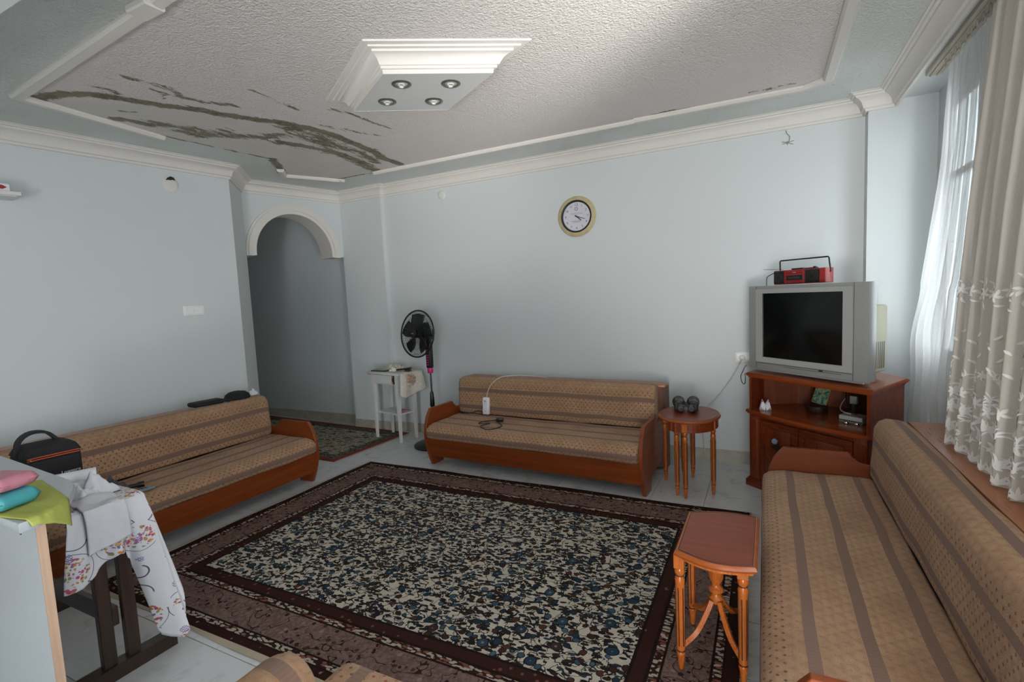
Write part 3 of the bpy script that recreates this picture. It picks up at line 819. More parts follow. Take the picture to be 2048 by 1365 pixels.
# ------------------------------------------------------------------ side tables with fluted legs
def fluted_leg(bm, bmg, x, y, h, top, r=.0165):
    """turned leg: square block, necked ring, fluted tapering shaft, ring, pointed foot"""
    bx(bm, x - .019, x + .019, y - .019, y + .019, h - top, h, .002)
    z1 = h - top
    prof = [(.006, 0), (.0095, .004), (.0125, .045), (.0155, .062), (.017, .066), (.0125, .072), (.0125, .078), (.0165, .082), (.015, .092)]
    prof += [(r * 1.02, z1 - .06), (.0185, z1 - .045), (.0135, z1 - .034), (.0135, z1 - .028), (.0185, z1 - .02), (.0185, z1 - .008), (.016, z1)]
    lathe(bm, prof, 16, M4((x, y, 0)))
    for k in range(6):
        a = 2 * PI * k / 6 + .3
        rr0, rr1 = .0148, r * 1.0
        p0 = Vector((x + rr0 * math.cos(a), y + rr0 * math.sin(a), .10)); p1 = Vector((x + rr1 * math.cos(a), y + rr1 * math.sin(a), z1 - .075))
        tube(bmg, [p0, (p0 + p1) / 2, p1], .0023, 5)
    for zz in (.075, z1 - .031):
        tube(bmg, [(x + .0132 * math.cos(2 * PI * k / 12), y + .0132 * math.sin(2 * PI * k / 12), zz) for k in range(12)], .0022, 5, True)
def add_leg(t, x, y, h, top):
    bm, bg = NB(), NB(); fluted_leg(bm, bg, x, y, h, top)
    l = obj('leg', bm, 'wood_orange', t, 40); obj('flute', bg, 'groove', l)

def top_plate(t, outline, h, th=.022, inset=.018):
    def off(pts, d):
        c = Vector((sum(p[0] for p in pts) / len(pts), sum(p[1] for p in pts) / len(pts)))
        out = []
        for i, p in enumerate(pts):
            a = Vector(pts[i - 1]); b = Vector(p); e = Vector(pts[(i + 1) % len(pts)])
            n1 = Vector(((b - a).y, -(b - a).x)).normalized(); n2 = Vector(((e - b).y, -(e - b).x)).normalized()
            n = n1 + n2; n = n / max(n.dot(n1), .3)
            out.append((b.x - n.x * d, b.y - n.y * d))
        return out
    bm = NB(); rings = []
    for d, z in ((.012, h - th), (.003, h - th + .003), (0, h - th * .55), (.002, h - th * .4), (.004, h - .004), (.008, h), (inset, h)):
        rings.append([bm.verts.new((p[0], p[1], z)) for p in off(outline, d)])
    n = len(outline)
    for a, b in zip(rings, rings[1:]):
        for i in range(n): bm.faces.new((a[i], a[(i + 1) % n], b[(i + 1) % n], b[i]))
    bm.faces.new(list(reversed(rings[0]))); bm.faces.new(rings[-1])
    tp = obj('tabletop', bm, 'wood_edge', t, 30)
    bm = NB(); prism(bm, off(outline, inset), h - .002, h + .0008); obj('veneer', bm, 'wood_table', tp, 0)
    bm = NB(); a = off(outline, inset - .0025); tube(bm, [(p[0], p[1], h + .0004) for p in a], .0012, 5, True); obj('inlay_line', bm, 'groove', tp)

def round_table():
    cx, cy, h = -.487, 3.745, .553
    t = thing('side_table', 'oval wooden side table with fluted legs holding the binoculars', 'table', (cx, cy, 0))
    top_plate(t, [(.213 * math.cos(2 * PI * k / 48), .258 * math.sin(2 * PI * k / 48)) for k in range(48)], h)
    bm = NB()
    o = [(.196 * math.cos(2 * PI * k / 48), .241 * math.sin(2 * PI * k / 48)) for k in range(48)]
    i_ = [(.180 * math.cos(2 * PI * k / 48), .225 * math.sin(2 * PI * k / 48)) for k in range(48)]
    for k in range(48):
        a = 360 * (k + .5) / 48
        if 150 < a < 235: continue
        q = (k + 1) % 48; prism(bm, [o[k], o[q], i_[q], i_[k]], h - .085, h - .022)
    bmesh.ops.remove_doubles(bm, verts=bm.verts, dist=.0003)
    obj('apron', bm, 'wood_table', t, 30)
    for x, y in ((-.488, 3.522), (-.320, 3.658), (-.672, 3.830), (-.492, 3.962), (-.548, 3.560), (-.560, 3.955)):
        add_leg(t, x - cx, y - cy, h - .022, .06)
round_table()

def near_table():
    h = .483
    t = thing('side_table', 'bow fronted wooden stool table with centre pedestal beside the large right sofa', 'table', (-.160, 2.015, .0105), 0)
    c = [(-.301, 1.834), (-.022, 1.807), (-.018, 2.236), (-.297, 2.192)]
    L = [(p[0] + .160, p[1] - 2.015) for p in c]
    out = []
    for k in range(13):
        a = k / 12; out.append((L[0][0] + (L[1][0] - L[0][0]) * a, L[0][1] + (L[1][1] - L[0][1]) * a - .042 * math.sin(PI * a)))
    for k in range(13):
        a = k / 12; out.append((L[2][0] + (L[3][0] - L[2][0]) * a, L[2][1] + (L[3][1] - L[2][1]) * a + .030 * math.sin(PI * a)))
    top_plate(t, out, h, .024)
    bm = NB()
    for i in (0, 13):
        for k in range(12):
            p, q = Vector(out[i + k]) * .90, Vector(out[i + k + 1]) * .90
            prism(bm, [p, q, q * .955, p * .955], h - .040, h - .022)
    bx(bm, -.128, -.114, -.15, .15, h - .040, h - .022); bx(bm, .112, .126, -.16, .19, h - .040, h - .022)
    obj('apron', bm, 'wood_orange', t, 30)
    for x, y in ((-.285, 1.863), (-.070, 1.872), (-.278, 2.150), (-.085, 2.195)):
        add_leg(t, x + .160, y - 2.015, h - .023, .055)
    bm = NB()
    lathe(bm, [(.018, .20), (.024, .205), (.026, .222), (.018, .232), (.016, .24), (.027, .25), (.027, .262), (.017, .27), (.015, .28), (.026, .30), (.031, .345), (.027, .40), (.021, .445), (.021, h - .022)], 20, M4((-.012, .005, 0)))
    obj('pedestal', bm, 'wood_orange', t, 40)
    for x, y in ((-.125, -.152), (.090, -.143), (-.118, .135), (.075, .18)):
        bm = NB(); a = Vector((-.012, .005)); b = Vector((x, y)); d = b - a
        pts = smooth_path([(a.x + d.x * f, a.y + d.y * f, z) for f, z in ((.14, .215), (.3, .170), (.58, .115), (.93, .090))], 6)
        tube(bm, pts, [.012] * len(pts), 4); 
        obj('stretcher', bm, 'wood_orange', t, 50)
near_table()

# ------------------------------------------------------------------ corner television stand
def offset_poly(pts, d):
    out = []
    n = len(pts)
    for i in range(n):
        a, b, e = Vector(pts[i - 1]), Vector(pts[i]), Vector(pts[(i + 1) % n])
        n1 = Vector(((b - a).y, -(b - a).x)).normalized(); n2 = Vector(((e - b).y, -(e - b).x)).normalized()
        k = n1 + n2; k = k / max(k.dot(n1), .3); out.append((b.x + k.x * d, b.y + k.y * d))
    return out




def tv_stand():
    t = thing('television_stand', 'red brown wooden corner cabinet with open shelf under the old television', 'cabinet', (-.100, 3.952, 0), -40)
    P = [(.005, 0), (.835, 0), (.745, .480), (.45, .615), (.06, .42), (-.055, .185)]
    bm = NB()
    for d, z0, z1 in ((.006, .795, .806), (.016, .806, .814), (.022, .814, .824), (.014, .824, .830)):
        prism(bm, offset_poly(P, d), z0, z1)
    obj('top', bm, 'stand_top', t, 20)
    bm = NB(); prism(bm, [(.005, 0), (.025, 0), (-.032, .190), (-.055, .185)], .06, .795); obj('side_panel', bm, 'stand_wood_z', t, 0)
    bm = NB(); prism(bm, [(.815, 0), (.835, 0), (.745, .480), (.725, .476)], .06, .795); obj('side_panel', bm, 'stand_wood_z', t, 0)
    bm = NB(); B = [(-.055, .185), (.06, .42), (.45, .615), (.745, .480)]
    for a, b in zip(B, B[1:]):
        d = (Vector(b) - Vector(a)).normalized(); n = Vector((d.y, -d.x)) * .012
        prism(bm, [a, b, (b[0] + n.x, b[1] + n.y), (a[0] + n.x, a[1] + n.y)], .06, .795)
    bx(bm, .24, .285, .40, .44, .56, .795)
    obj('back_panel', bm, 'stand_back', t, 0)
    # bow fronted shelf
    bow = [(-.018 + (.876) * k / 20, -.012 - .052 * math.sin(PI * k / 20)) for k in range(21)]
    S = bow + [(.742, .468), (.45, .600), (.065, .41), (-.06, .18)]
    bm = NB()
    for d, z0, z1 in ((-.008, .532, .540), (0, .540, .555), (-.004, .555, .560)): prism(bm, offset_poly(S, d), z0, z1)
    obj('shelf', bm, 'stand_top', t, 20)
    bm = NB()
    for d, z0, z1 in ((.022, 0, .045), (.012, .045, .056), (.004, .056, .065)): prism(bm, offset_poly(P, d), z0, z1)
    obj('plinth', bm, 'stand_wood', t, 20)
    bm = NB(); bx(bm, .02, .82, .02, .03, .06, .535); bx(bm, .02, .82, .004, .02, .505, .535); bx(bm, .02, .82, .004, .02, .06, .085); obj('front_frame', bm, 'stand_wood', t, 0)
    for u in (.012, .745):
        bm = NB(); bx(bm, u, u + .08, -.006, .02, .062, .534, .004, 2); bx(bm, u + .014, u + .066, -.012, .0, .10, .50, .004)
        obj('pilaster', bm, 'stand_wood_z', t, 30)
    for i, (u0, u1) in enumerate(((.098, .385), (.392, .738))):
        bm = NB(); bx(bm, u0, u1, -.004, .012, .09, .502, .003)
        d = obj('door', bm, 'stand_wood', t, 30)
        bm = NB(); bx(bm, u0 + .045, u1 - .045, -.012, -.002, .135, .458, .008, 2); obj('raised_panel', bm, 'stand_wood_z', d, 30)
        bm = NB(); um = (u0 + u1) / 2
        if i == 0:
            for w, z, k in ((.05, .335, .022), (.05, .235, .022)):
                prism(bm, [(um - w, z), (um, z - k), (um + w, z), (um, z + k)], 0, .004, Matrix(((1, 0, 0, 0), (0, 0, -1, -.011), (0, 1, 0, 0), (0, 0, 0, 1))))
                obj('diamond_inlay', bm, 'groove', d, 0); bm = NB()
            bm.free()
            bm = NB(); lathe(bm, [(.006, 0), (.006, .012), (.016, .016), (.021, .024), (.018, .034), (.008, .040)], 14, M4((um, -.012, .385), rx=PI / 2))
            k = obj('knob', bm, 'blue_glass', d, 25); k['label'] = 'pale blue glass knob'
        else: bm.free()

tv_stand()

# ------------------------------------------------------------------ television
def grid_frame(bm, u0, u1, z0, z1, iu0, iu1, iz0, iz1, v0, v1):
    for a, b, c, d in ((u0, iu0, z0, z1), (iu1, u1, z0, z1), (iu0, iu1, z0, iz0), (iu0, iu1, iz1, z1)):
        bx(bm, a, b, v0, v1, c, d)
def screen_material():
    m = Mt('dark_picture_tube', '0b0d0c', .12, 0, .45); return m.m
MAT['screen'] = screen_material()
def television():
    t = thing('television', 'bulky silver tube television standing on the corner cabinet', 'television', (-.101, 4.045, .8305), -42.5)
    z = -.8305
    bm = NB(); bx(bm, 0, .856, 0, .075, z + .856, z + 1.442, .006, 2); bx(bm, .03, .83, .008, .07, z + .842, z + .858, .004)
    o = obj('bezel', bm, 'silver', t, 30)
    bm = NB(); grid_frame(bm, .072, .770, z + .905, z + 1.420, .122, .712, z + .942, z + 1.390, -.010, .002)
    bmesh.ops.remove_doubles(bm, verts=bm.verts, dist=.0005); obj('screen_frame', bm, 'silver_light', t, 0)
    bm = NB()
    def fn(a, b): return (.119 + .596 * a, -.0006 - .012 * math.sin(PI * a) * math.sin(PI * b), z + .940 + .453 * b)
    grid(bm, fn, 16, 12); obj('screen', bm, 'screen', t, 60)
    bm = NB()
    bx(bm, .08, .765, -.0012, .001, z + .8965, z + .8985); bx(bm, .30, .70, -.0012, .001, z + .885, z + .887); bx(bm, .772, .774, -.0012, .001, z + .86, z + 1.44)
    bx(bm, .068, .070, -.0012, .001, z + .86, z + 1.44); obj('panel_groove', bm, 'black', t, 0)
    bm = NB(); bx(bm, .555, .580, -.003, .001, z + .889, z + .896); obj('button', bm, 'black', t, 0)
    bm = NB()
    secs = [(.075, .06, .765, z + .86, z + 1.441), (.155, .07, .735, z + .86, z + 1.436), (.20, .11, .705, z + .862, z + 1.305), (.43, .17, .690, z + .870, z + 1.290)]
    R = [[bm.verts.new(p) for p in ((a, v, c), (b, v, c), (b, v, d), (a, v, d))] for v, a, b, c, d in secs]
    for p, q in zip(R, R[1:]):
        for k in range(4): bm.faces.new((p[k], p[(k + 1) % 4], q[(k + 1) % 4], q[k]))
    bm.faces.new(R[0]); bm.faces.new(R[-1])
    bmesh.ops.bevel(bm, geom=[e for e in bm.edges], offset=.008, segments=2, affect='EDGES')
    c = obj('back_casing', bm, 'beige_plastic', t, 35); c['label'] = 'yellowed beige back casing'
    bm = NB()
    for k in range(7): bx(bm, .680, .700 - .0012 * k, .27 + .020 * k, .279 + .020 * k, z + .89, z + 1.06)
    obj('vent_slot', bm, 'black', t, 0)
television()
bm = NB(); tube(bm, smooth_path([(-.118, 4.09, .86), (-.128, 4.03, .856), (-.136, 3.965, .842), (-.152, 3.93, .80), (-.142, 3.925, .755), (-.126, 3.925, .75), (-.122, 3.95, .79), (-.13, 4.05, .80)], 6), .003, 6)
tag(obj('looped_cable', bm, 'black'), 'black cord looping over the left corner of the television stand', 'cord')

def radio():
    t = thing('radio_cassette', 'red cassette radio with black speakers and a raised handle on top of the television', 'radio', (.060, 3.995, 1.4425), -40)
    L, D, Hh = .372, .085, .100
    bm = NB(); bx(bm, 0, L, 0, D, .004, Hh, .006, 2); obj('body', bm, 'red', t, 30)
    for a, b in ((.004, .080), (.238, .335)):
        bm = NB(); bx(bm, a, b, -.006, .004, .010, Hh - .006, .004, 2); s = obj('speaker', bm, 'black', t, 30)
        c = (a + b) / 2; r = (b - a) / 2 - .006
        bm = NB()
        for k in range(3): tube(bm, [(c + r * (1 - .25 * k) * math.cos(2 * PI * i / 24), -.0065, Hh / 2 + .002 + r * (1 - .25 * k) * math.sin(2 * PI * i / 24)) for i in range(24)], .0012, 5, True)
        obj('speaker_ring', bm, 'charcoal', s)
    bm = NB(); bx(bm, .098, .222, -.004, .002, .030, .062, .002); obj('cassette_window', bm, 'black', t, 30)
    bm = NB(); bx(bm, .092, .228, -.003, .002, .072, .088, .002); bx(bm, .092, .228, -.003, .002, .008, .024, .002); obj('front_strip', bm, 'red_dark', t, 30)
    bm = NB(); bx(bm, .118, .200, -.0046, -.003, .042, .052); obj('tape_label', bm, 'charcoal', t, 0)
    bm = NB(); bx(bm, .148, .172, -.0038, -.002, .078, .083); obj('badge', bm, 'chrome', t, 0)
    bm = NB(); bx(bm, .12, .205, .02, .05, Hh, Hh + .010, .003); bx(bm, .222, .30, .015, .045, Hh, Hh + .007, .003); bx(bm, .275, .292, .02, .04, Hh + .005, Hh + .014, .003); obj('control_keys', bm, 'black', t, 30)
    bm = NB(); tube(bm, [(.012, D * .6, .075), (.010, D * .6, .163), (.016, D * .6, .169), (L - .016, D * .6, .169), (L - .010, D * .6, .163), (L - .004 + .006, D * .6, .07)], .0048, 8); obj('handle', bm, 'black', t, 40)
    bm = NB(); tube(bm, [(.01, D - .005, .108), (-.15, D - .005, .118)], .002, 6); obj('antenna', bm, 'chrome', t)
    bm = NB(); tube(bm, smooth_path([(.002, .05, .060), (-.012, .05, .062), (-.016, .05, .085), (.0, .05, .098), (-.035, .05, .088), (-.088, .05, .065), (-.098, .05, .045), (-.092, .04, .0), (-.085, .03, -.0)], 6), .0028, 6); obj('mains_lead', bm, 'black', t)


radio()

# ------------------------------------------------------------------ things on the stand's shelf
def at_stand(u, v, z):
    a = math.radians(-40); return (-.100 + u * math.cos(a) - v * math.sin(a), 3.952 + u * math.sin(a) + v * math.cos(a), z)
def origami():
    p = at_stand(.075, .075, .5605)
    t = thing('paper_fortune_teller', 'folded white paper fortune teller with orange tips on the stand shelf', 'paper toy', p, 5)
    for k in range(4):
        a = PI / 4 + k * PI / 2; c, s = math.cos(a), math.sin(a); q = Vector((-s, c, 0)); r = Vector((c, s, 0))
        bm = NB()
        pts = [r * .004 + Vector((0, 0, .022)), r * .030 + q * .026, r * .030 - q * .026, r * .028 + Vector((0, 0, .074)), r * .046 + Vector((0, 0, .024)), r * .018 + q * .018 + Vector((0, 0, .035)), r * .018 - q * .018 + Vector((0, 0, .035))]
        v = [bm.verts.new(x) for x in pts]
        for f in ((1, 4, 3), (4, 2, 3), (3, 5, 1), (2, 6, 3), (5, 0, 1), (0, 6, 2), (0, 5, 3), (6, 0, 3), (1, 0, 2), (1, 2, 4)):
            try: bm.faces.new([v[i] for i in f])
            except ValueError: pass
        o = obj('paper_flap', bm, 'paper', t, 0)
        bm = NB(); tip = pts[3]; 
        w = [bm.verts.new(x) for x in (tip + Vector((0, 0, .0012)), tip + (pts[4] - tip) * .28 + r * .001, tip + (pts[1] - tip) * .24 + q * .001 + r * .001, tip + (pts[2] - tip) * .24 - q * .001 + r * .001, tip + (pts[0] - tip) * .2 - r * .001)]
        for f in ((0, 2, 1), (0, 1, 3), (0, 4, 2), (0, 3, 4), (1, 2, 4, 3)): bm.faces.new([w[i] for i in f])
        obj('tip', bm, 'orange', o, 0)
origami()

pic = Mt('green_picture', '2f6a60', .3)
_v = pic.tc(); pic.col(pic.ramp(pic.noise(pic.map(_v, (22, 1, 22)), 1, 4, .6, .5), [(.36, '173a36'), (.47, '2f6a60'), (.54, '9a9a70'), (.62, '2a5a4c'), (.72, 'b0a878')]))
MAT['picture'] = pic.m
t = thing('picture_frame', 'small green picture in a thin gold frame leaning inside the stand', 'picture', at_stand(.315, .300, .6145), -32)
bm = NB(); RM = Matrix.Rotation(math.radians(-16), 4, 'X') @ Matrix.Rotation(math.radians(9), 4, 'Y')
bx(bm, -.050, .050, -.006, .006, .0, .150, .0015, 1, RM); obj('frame', bm, 'gold', t, 30)
bm = NB(); bx(bm, -.046, .046, -.0075, -.0055, .004, .146, 0, 1, RM); obj('picture', bm, 'picture', t, 0)
bm = NB(); lathe(bm, [(.060, 0), (.064, .006), (.064, .045), (.052, .054)], 28, M4(at_stand(.315, .285, .5602))); tag(obj('round_box', bm, 'groove', None, 40), 'round dark wooden box under the green picture', 'box')
t = thing('receiver_box', 'small grey receiver box with cables at the right end of the stand shelf', 'receiver', at_stand(.60, .235, .5602), -35)
bm = NB(); bx(bm, -.07, .07, -.05, .05, .0, .042, .003); obj('body', bm, 'silver_light', t, 30)
bm = NB(); bx(bm, -.068, .068, -.0515, -.049, .006, .016); obj('front_strip', bm, 'charcoal', t, 0)
bm = NB(); tube(bm, smooth_path([at_stand(.60, .255, .606), at_stand(.55, .27, .612), at_stand(.49, .33, .645), at_stand(.43, .41, .70), at_stand(.39, .50, .735)], 8), .0045, 6)
tag(obj('cable', bm, 'black'), 'thick black cable rising behind the grey receiver box', 'cable')
bm = NB(); tube(bm, smooth_path([at_stand(.575, .235, .604), at_stand(.525, .245, .606), at_stand(.475, .285, .612), at_stand(.435, .36, .632), at_stand(.415, .44, .665)], 8), .0035, 6)
tag(obj('cable', bm, 'cord_white'), 'white cable rising behind the grey receiver box', 'cable')
for k, (u, v) in enumerate(((.60, .155), (.655, .17))):
    bm = NB(); lathe(bm, [(.012, 0), (.015, .004), (.013, .012), (.006, .015)], 14, M4(at_stand(u, v, .5602)))
    tag(obj('trinket', bm, 'chrome', None, 40), ('small shiny trinket in front of the grey receiver box, the left one of two', 'small shiny trinket in front of the grey receiver box, the right one of two')[k], 'trinket', 'shiny trinkets on the stand shelf')
t = thing('adapter_plug', 'small grey adapter at the back of the stand shelf beside the picture', 'adapter', at_stand(.455, .455, .6205), -30)
bm = NB(); bx(bm, -.022, .022, -.015, .015, 0, .055, .005, 2); obj('body', bm, 'silver_light', t); bm = NB(); bx(bm, -.012, .012, -.010, .010, -.06, 0, .002); obj('prong_block', bm, 'charcoal', t)

# ------------------------------------------------------------------ wall clock
def clock():
    t = thing('wall_clock', 'round wall clock with cream ridged rim and black inner ring above the middle sofa', 'clock', (-1.508, WY, 2.142))
    RX90 = M4(rx=PI / 2)
    bm = NB(); lathe(bm, [(.150, 0), (.176, .004), (.180, .014), (.174, .024), (.160, .030), (.142, .032), (.138, .022)], 72, RX90, cap=False)
    for k in range(60):
        a = 2 * PI * k / 60; tube(bm, [(.148 * math.cos(a), -.0315, .148 * math.sin(a)), (.168 * math.cos(a), -.027, .168 * math.sin(a)), (.178 * math.cos(a), -.016, .178 * math.sin(a))], .0028, 4)
    obj('rim', bm, 'cream', t, 40)
    bm = NB(); lathe(bm, [(.144, .020), (.144, .033), (.139, .037), (.131, .035), (.127, .020)], 64, RX90, cap=False); obj('inner_ring', bm, 'black', t, 40)
    bm = NB(); lathe(bm, [(.001, .0), (.130, .0), (.130, .020), (.001, .020)], 48, RX90, cap=False); obj('dial', bm, 'dial', t, 30)
    for h in range(1, 13):
        a = PI / 2 - h * PI / 6; n = text_mesh('numeral', str(h), .033 if h == 12 else .027, 'ink', t, (.103 * math.cos(a), -.0203, .103 * math.sin(a)), (PI / 2, 0, 0))
    bm = NB()
    tube(bm, [(.012 * math.cos(2 * PI * k / 20), -.0206, .066 + .012 * math.sin(2 * PI * k / 20)) for k in range(20)], .003, 5, True)
    for k in range(8): a = 2 * PI * k / 8; bx(bm, -.003, .003, -.0215, -.0203, .013, .018, 0, 1, M4((0, 0, .066), 0, 0, a))
    obj('emblem', bm, 'ink_blue', t, 0)
    bm = NB()
    for z, w in ((.030, .055), (.021, .060)): bx(bm, -w, w, -.0208, -.0200, z - .0012, z + .0012)
    obj('printed_line', bm, 'ink_blue', t, 0)
    bm = NB()
    for z, w in ((-.040, .055), (-.050, .04)): bx(bm, -w, w * .8, -.0208, -.0200, z - .0012, z + .0012)
    obj('printed_line', bm, 'ink', t, 0)
    for nm, L, w, a, y in (('hour_hand', .062, .0045, 130, -.024), ('minute_hand', .095, .0030, 109, -.0265)):
        bm = NB(); th = math.radians(a)
        prism(bm, [(-w, -.016), (w, -.016), (w * .8, L * .8), (0, L), (-w * .8, L * .8)], 0, .0012, Matrix.Translation((0, y, 0)) @ Matrix.Rotation(th, 4, 'Y') @ Matrix(((1, 0, 0, 0), (0, 0, -1, 0), (0, 1, 0, 0), (0, 0, 0, 1))))
        obj(nm, bm, 'black', t, 0)
    bm = NB(); lathe(bm, [(.006, .020), (.006, .029)], 12, RX90); obj('hub', bm, 'black', t, 40)



clock()

# ------------------------------------------------------------------ wall fittings
bm = NB(); lathe(bm, [(.046, 0), (.046, .006), (.040, .010), (.02, .013)], 28, M4((-2.955, WY, 2.522), rx=PI / 2)); tag(obj('junction_cover', bm, 'white_paint', None, 40), 'small round white cover high on the back wall near the arch', 'cover')
lw = Vector((LW1[0] - LW0[0], LW1[1] - LW0[1])).normalized(); lang = math.atan2(lw.y, lw.x)
def on_left(s_y, z):
    k = (s_y - LW0[1]) / lw.y; return (LW0[0] + lw.x * k, s_y, z)
t = thing('junction_cover', 'round white cover with a dark broken top on the left wall', 'cover', on_left(2.497, 2.478), math.degrees(lang))
bm = NB(); lathe(bm, [(.060, 0), (.060, .006), (.052, .011), (.03, .015)], 30, M4((0, 0, 0), rx=PI / 2)); obj('disc', bm, 'white_paint', t, 40)
bm = NB(); prism(bm, [(-.034, .030), (-.02, .052), (.004, .066), (.028, .058), (.036, .036), (.018, .040), (.0, .034), (-.016, .036)], 0, .003, Matrix(((1, 0, 0, 0), (0, 0, -1, -.012), (0, 1, 0, 0), (0, 0, 0, 1)))); obj('broken_gap', bm, 'groove', t, 0)
def plate(name, label, cat, loc, rz, w, h, parts):
    t = thing(name, label, cat, loc, rz)
    bm = NB(); bx(bm, -w / 2, w / 2, -.010, 0, -h / 2, h / 2, .004, 2); obj('frame', bm, 'white_plastic', t)
    for (x0, x1) in parts:
        bm = NB(); bx(bm, x0, x1, -.014, -.009, -h / 2 + .013, h / 2 - .013, .002); obj('rocker' if name == 'light_switch' else 'socket_face', bm, 'white_plastic', t)
    return t
plate('light_switch', 'white double light switch on the left wall', 'switch', on_left(2.575, 1.458), math.degrees(lang), .162, .082, ((-.066, -.002), (.002, .066)))
t = plate('wall_socket', 'white double wall socket beside the television with a plug in it', 'socket', (-.135, WY, .878), 0, .155, .082, ((-.066, -.002), (.002, .066)))
t = thing('power_plug', 'round white plug in the wall socket with a cream cord hanging down', 'plug', (-.160, WY - .014, .878))
bm = NB(); lathe(bm, [(.021, 0), (.022, .012), (.020, .030), (.012, .036)], 20, M4(rx=PI / 2)); obj('plug_body', bm, 'white_plastic', t, 40)
bm = NB(); tube(bm, smooth_path([(.0, -.030, -.008), (-.006, -.030, -.03), (-.05, -.022, -.12), (-.11, -.015, -.22), (-.19, -.012, -.33), (-.27, -.012, -.43), (-.30, -.012, -.60), (-.29, -.012, -.80)], 8), .0042, 6); obj('cord', bm, 'cord_white', t)
bm = NB(); tube(bm, smooth_path([(.148, WY - .002, 2.59), (.155, WY - .004, 2.565), (.172, WY - .004, 2.545), (.170, WY - .004, 2.515), (.160, WY - .003, 2.502)], 5), .0028, 5)
for a, L in ((.3, .045), (2.7, .04), (3.5, .035), (5.6, .05), (4.7, .03)): tube(bm, [(.158, WY - .003, 2.502), (.158 + L * math.cos(a), WY - .001, 2.502 + L * .6 * math.sin(a))], .0022, 4)
lathe(bm, [(.010, 0), (.008, .006)], 8, M4((.158, WY, 2.502), rx=PI / 2))
tag(obj('wall_hook', bm, 'grey_wire', None, 40), 'bent grey wire hook in cracked plaster high on the back wall', 'hook')

# shelf at the left edge with the red and white box
t = thing('wall_shelf', 'white wall shelf at the upper left edge of the photo', 'shelf', on_left(1.565, 2.232), math.degrees(lang))
bm = NB(); bx(bm, -.62, 0, -.215, -.001, 0, .024, .002); bx(bm, -.60, -.02, -.19, -.012, -.004, .002); obj('board', bm, 'white_paint', t)
t = thing('carton', 'small white carton with a red stripe lying on the wall shelf', 'box', on_left(1.52, 2.2565), math.degrees(lang) + 6)
bm = NB(); bx(bm, -.30, -.02, -.19, -.09, 0, .046, .002); obj('carton_body', bm, 'paper', t)
bm = NB(); prism(bm, [(-.29, .011), (-.055, .011), (-.035, .023), (-.055, .035), (-.29, .035)], 0, .0012, Matrix(((1, 0, 0, 0), (0, 0, -1, -.1902), (0, 1, 0, 0), (0, 0, 0, 1)))); p = obj('stripe', bm, 'red', t, 0); p['label'] = 'red pointed stripe'

# ------------------------------------------------------------------ ceiling light
def ceiling_light():
    t = thing('ceiling_light', 'white diamond shaped plaster ceiling light with four spots', 'ceiling light', (-1.715, 2.386, 0))
    a, b = .475, .292
    R = [(a, 0), (0, b), (-a, 0), (0, -b)]
    P = [(0, 2.598), (.002, 2.618), (.012, 2.620), (.013, 2.632), (.020, 2.634), (.023, 2.642), (.034, 2.662), (.055, 2.678), (.062, 2.680), (.064, 2.690), (.084, 2.692), (.086, 2.700), (.114, 2.702), (.116, ZC), (0, ZC)]
    bm = NB(); sweep(bm, R, P, closed=True); obj('moulding', bm, 'white_trim', t, 28)
    bm = NB(); prism(bm, [(x * 1.0, y * 1.0) for x, y in R], 2.599, 2.612); obj('panel', bm, 'panel_white', t, 0)
    for x, y in ((.001, -.147), (.222, -.011), (-.216, -.006), (.009, .135)):
        m = M4((x, y, 2.5995), 0, PI)
        bm = NB(); lathe(bm, [(.052, 0), (.052, .003), (.046, .007), (.036, .006), (.034, .001)], 28, m, cap=False); s = obj('spotlight', bm, 'nickel', t, 40)
        bm = NB(); lathe(bm, [(.034, .0005), (.030, .004), (.018, .005), (.001, .005)], 24, m, cap=False); obj('lens', bm, 'lens', s, 40)
        bm = NB(); lathe(bm, [(.019, .004), (.019, .0075), (.014, .008), (.014, .004)], 20, m, cap=False); obj('bulb_ring', bm, 'white_plastic', s, 40)


ceiling_light()

